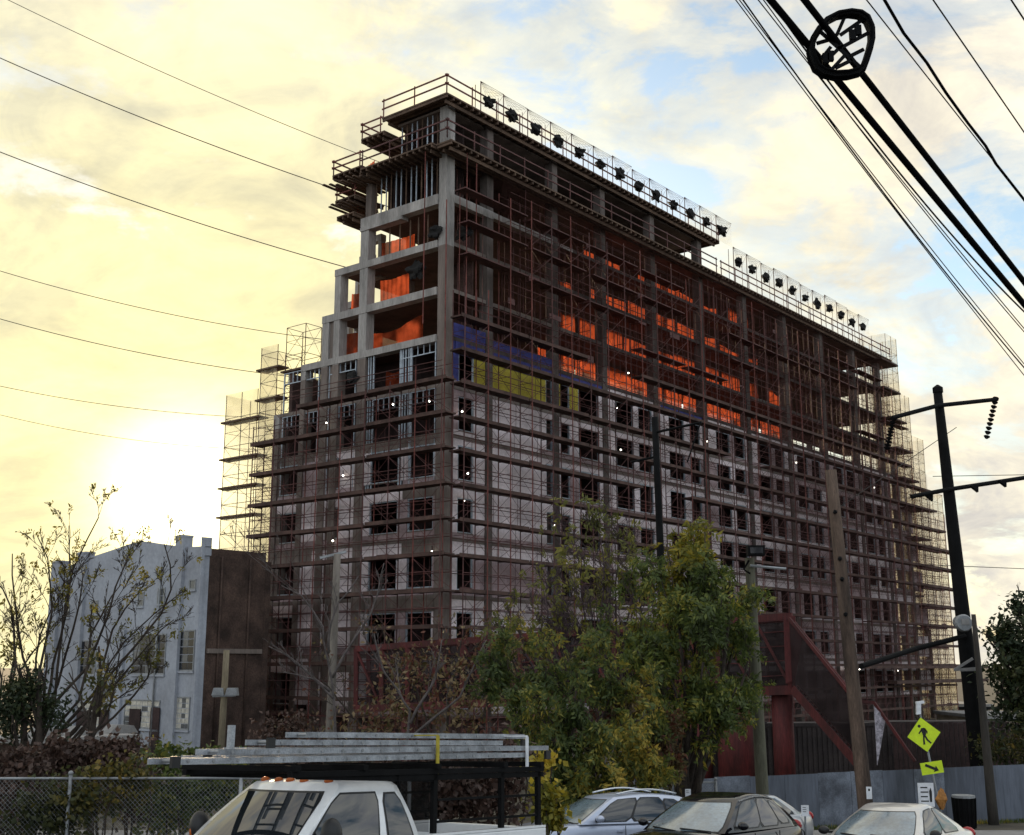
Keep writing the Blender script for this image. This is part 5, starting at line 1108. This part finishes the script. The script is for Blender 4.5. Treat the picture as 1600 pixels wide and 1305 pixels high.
# --- cars
def saloon(name, label, x, y, az, m, H, spec):
    c = place(name, label, 'car', x, y, az, spec.get('sc', 1.0)); s = spec
    body_loft(s['body'], c, m); h = House(*H); h.shell(c, s.get('roof', m)); h.pane(c, h.front, -.90, .90, .05, .93, 'windscreen', m=s.get('ws')); wipers(c, h); h.pane(c, h.rear, -.85, .85, .12, .88, 'rear_window')
    for sg in (-1, 1):
        fn = lambda f, t, o, q=sg: h.side(f, t, q, o)
        for (f0, f1, t0, t1, tp) in s['win']: h.pane(c, fn, f0, f1, t0, t1, 'side_window', taper=tp)
        if s.get('chrome'):
            for k in range(12):
                a = h.side(k/12*.94+.03, .97, sg, .012); b = h.side((k+1)/12*.94+.03, .97, sg, .012); MB().beam(a, b, .02, .022).build('window_trim', M_chrome, c)
        mirror(c, s['mx'], sg*s['mw'], s['mz'], s.get('mm', m), sg, .12, .2, .15)
        for wx in s['wheels']: wheel(c, wx, sg*s['ww'], s['wr'])
        MB().blob((s['hl'], sg*.62, s['hz']), .15, 1, 0, 10, 6, (.9, 1.0, .5)).build('headlight', M_head, c, True); MB().blob((s['tl'], sg*.66, s['tz']), .15, 2, 0, 10, 6, (.75, 1.0, .8)).build('tail_light', M_tail, c, True)
        for dx in s['door']: MB().box(dx, dx+.01, sg*s['dw']-.01, sg*s['dw']+.006, .4, s['dz']).build('door_seam', M_trim, c); MB().box(dx-.2, dx-.05, sg*s['dw']-.01, sg*s['dw']+.03, s['dz']-.13, s['dz']-.09).build('door_handle', m, c)
    MB().box(-.01, .05, -.45, .45, .45, .68).build('grille', M_trim, c); MB().box(s['L']-.03, s['L']+.02, -.26, .26, .62, .76).build('number_plate', M_white, c); MB().box(-.035, -.012, -.26, .26, .38, .5).build('number_plate', M_white, c)
    if s.get('rails'):
        for sg in (-1, 1):
            P = [h.side(k/10*.86+.08, 1.0, sg)+Vector((0, -sg*.07, .07+.05*math.sin(math.pi*k/10))) for k in range(11)]; MB().tube(P, .02, 6).build('roof_rail', M_chrome, c, True)
    return c, h
cx_body = [(0, .42, .78, .72), (.08, .3, .92, .86), (.5, .25, 1.0, .91), (1.2, .22, 1.06, .92), (2.4, .22, 1.06, .93), (3.6, .24, 1.09, .93), (4.2, .3, 1.10, .90), (4.45, .38, 1.06, .84), (4.52, .46, .95, .74)]
cx = dict(body=cx_body, L=4.5, win=[(.09, .44, .10, .90, (.0, -.01)), (.46, .72, .10, .90, (-.01, -.015)), (.745, .90, .14, .84, (-.015, -.06))], mx=1.52, mw=.94, mz=1.14, wheels=(.85, 3.6), ww=.82, wr=.355, hl=.14, hz=.82, tl=4.42, tz=1.0, door=(2.2, 3.2), dw=.93, dz=.98, chrome=True, ws=M_ws, sc=.94)
M_blkcar = mat('dark_crossover_paint', (.006, .006, .009), .12, .06, .8, 0, 0, coat=.35, spec=.3)
saloon('crossover_car', 'dark shiny crossover car with bright window trim', 2.24, 20.6, 38.5, M_blkcar, (1.02, 1.54, .95, 1.95, 4.38, 3.8, .86, .60, .24, .2, .05, .075), cx)
sd_body = [(0, .4, .66, .7), (.08, .28, .76, .84), (.6, .22, .88, .89), (1.3, .2, .95, .9), (2.4, .2, .95, .905), (3.4, .2, .98, .9), (4.2, .24, .99, .88), (4.55, .34, .95, .8), (4.62, .44, .84, .7)]
sd = dict(body=sd_body, L=4.6, win=[(.10, .48, .10, .9, (0, -.01)), (.51, .86, .10, .9, (-.01, -.07))], mx=1.62, mw=.9, mz=1.0, wheels=(.86, 3.6), ww=.79, wr=.32, hl=.14, hz=.70, tl=4.5, tz=.86, door=(2.25, 3.2), dw=.905, dz=.87, mm=M_trim, ws=M_ws, sc=.96)
M_silver = paint('champagne_silver_paint', (.58, .56, .53), .28, .25)
saloon('saloon_car', 'pale silver saloon car at the bottom right', 5.3, 20.1, 37.5, M_silver, (.92, 1.36, 1.1, 2.0, 4.2, 3.3, .80, .56, .26, .22, .04, .06), sd)
M_silver2 = paint('grey_silver_paint', (.42, .43, .45), .28, .3)
tn = at(1238, 1275, 29)
saloon('saloon_car', 'grey saloon with red tail lamps half hidden behind the dark crossover', tn.x-2.9, 29-3.35, 38.5, M_silver2, (.92, 1.34, 1.2, 2.0, 4.1, 3.3, .80, .57, .24, .2, .05), sd)
sv = dict(cx); sv.update(sc=.9, rails=True, chrome=False, win=[(.08, .36, .10, .90, (0, 0)), (.385, .68, .10, .90, (-.005, -.01)), (.705, .92, .12, .86, (-.01, -.05))])
M_pale = paint('pale_blue_grey_paint', (.45, .50, .62), .28, .2)
q = at(935, 1252, 24.8)
saloon('estate_car', 'pale blue grey estate car with roof rails beside the crossover', q.x-1.6*math.sin(R(66))-.2, 24.8-1.6*math.cos(R(66))+.1, 66, M_pale, (1.02, 1.53, .95, 1.85, 4.4, 3.95, .88, .62, .2, .12, .04, .06), sv)
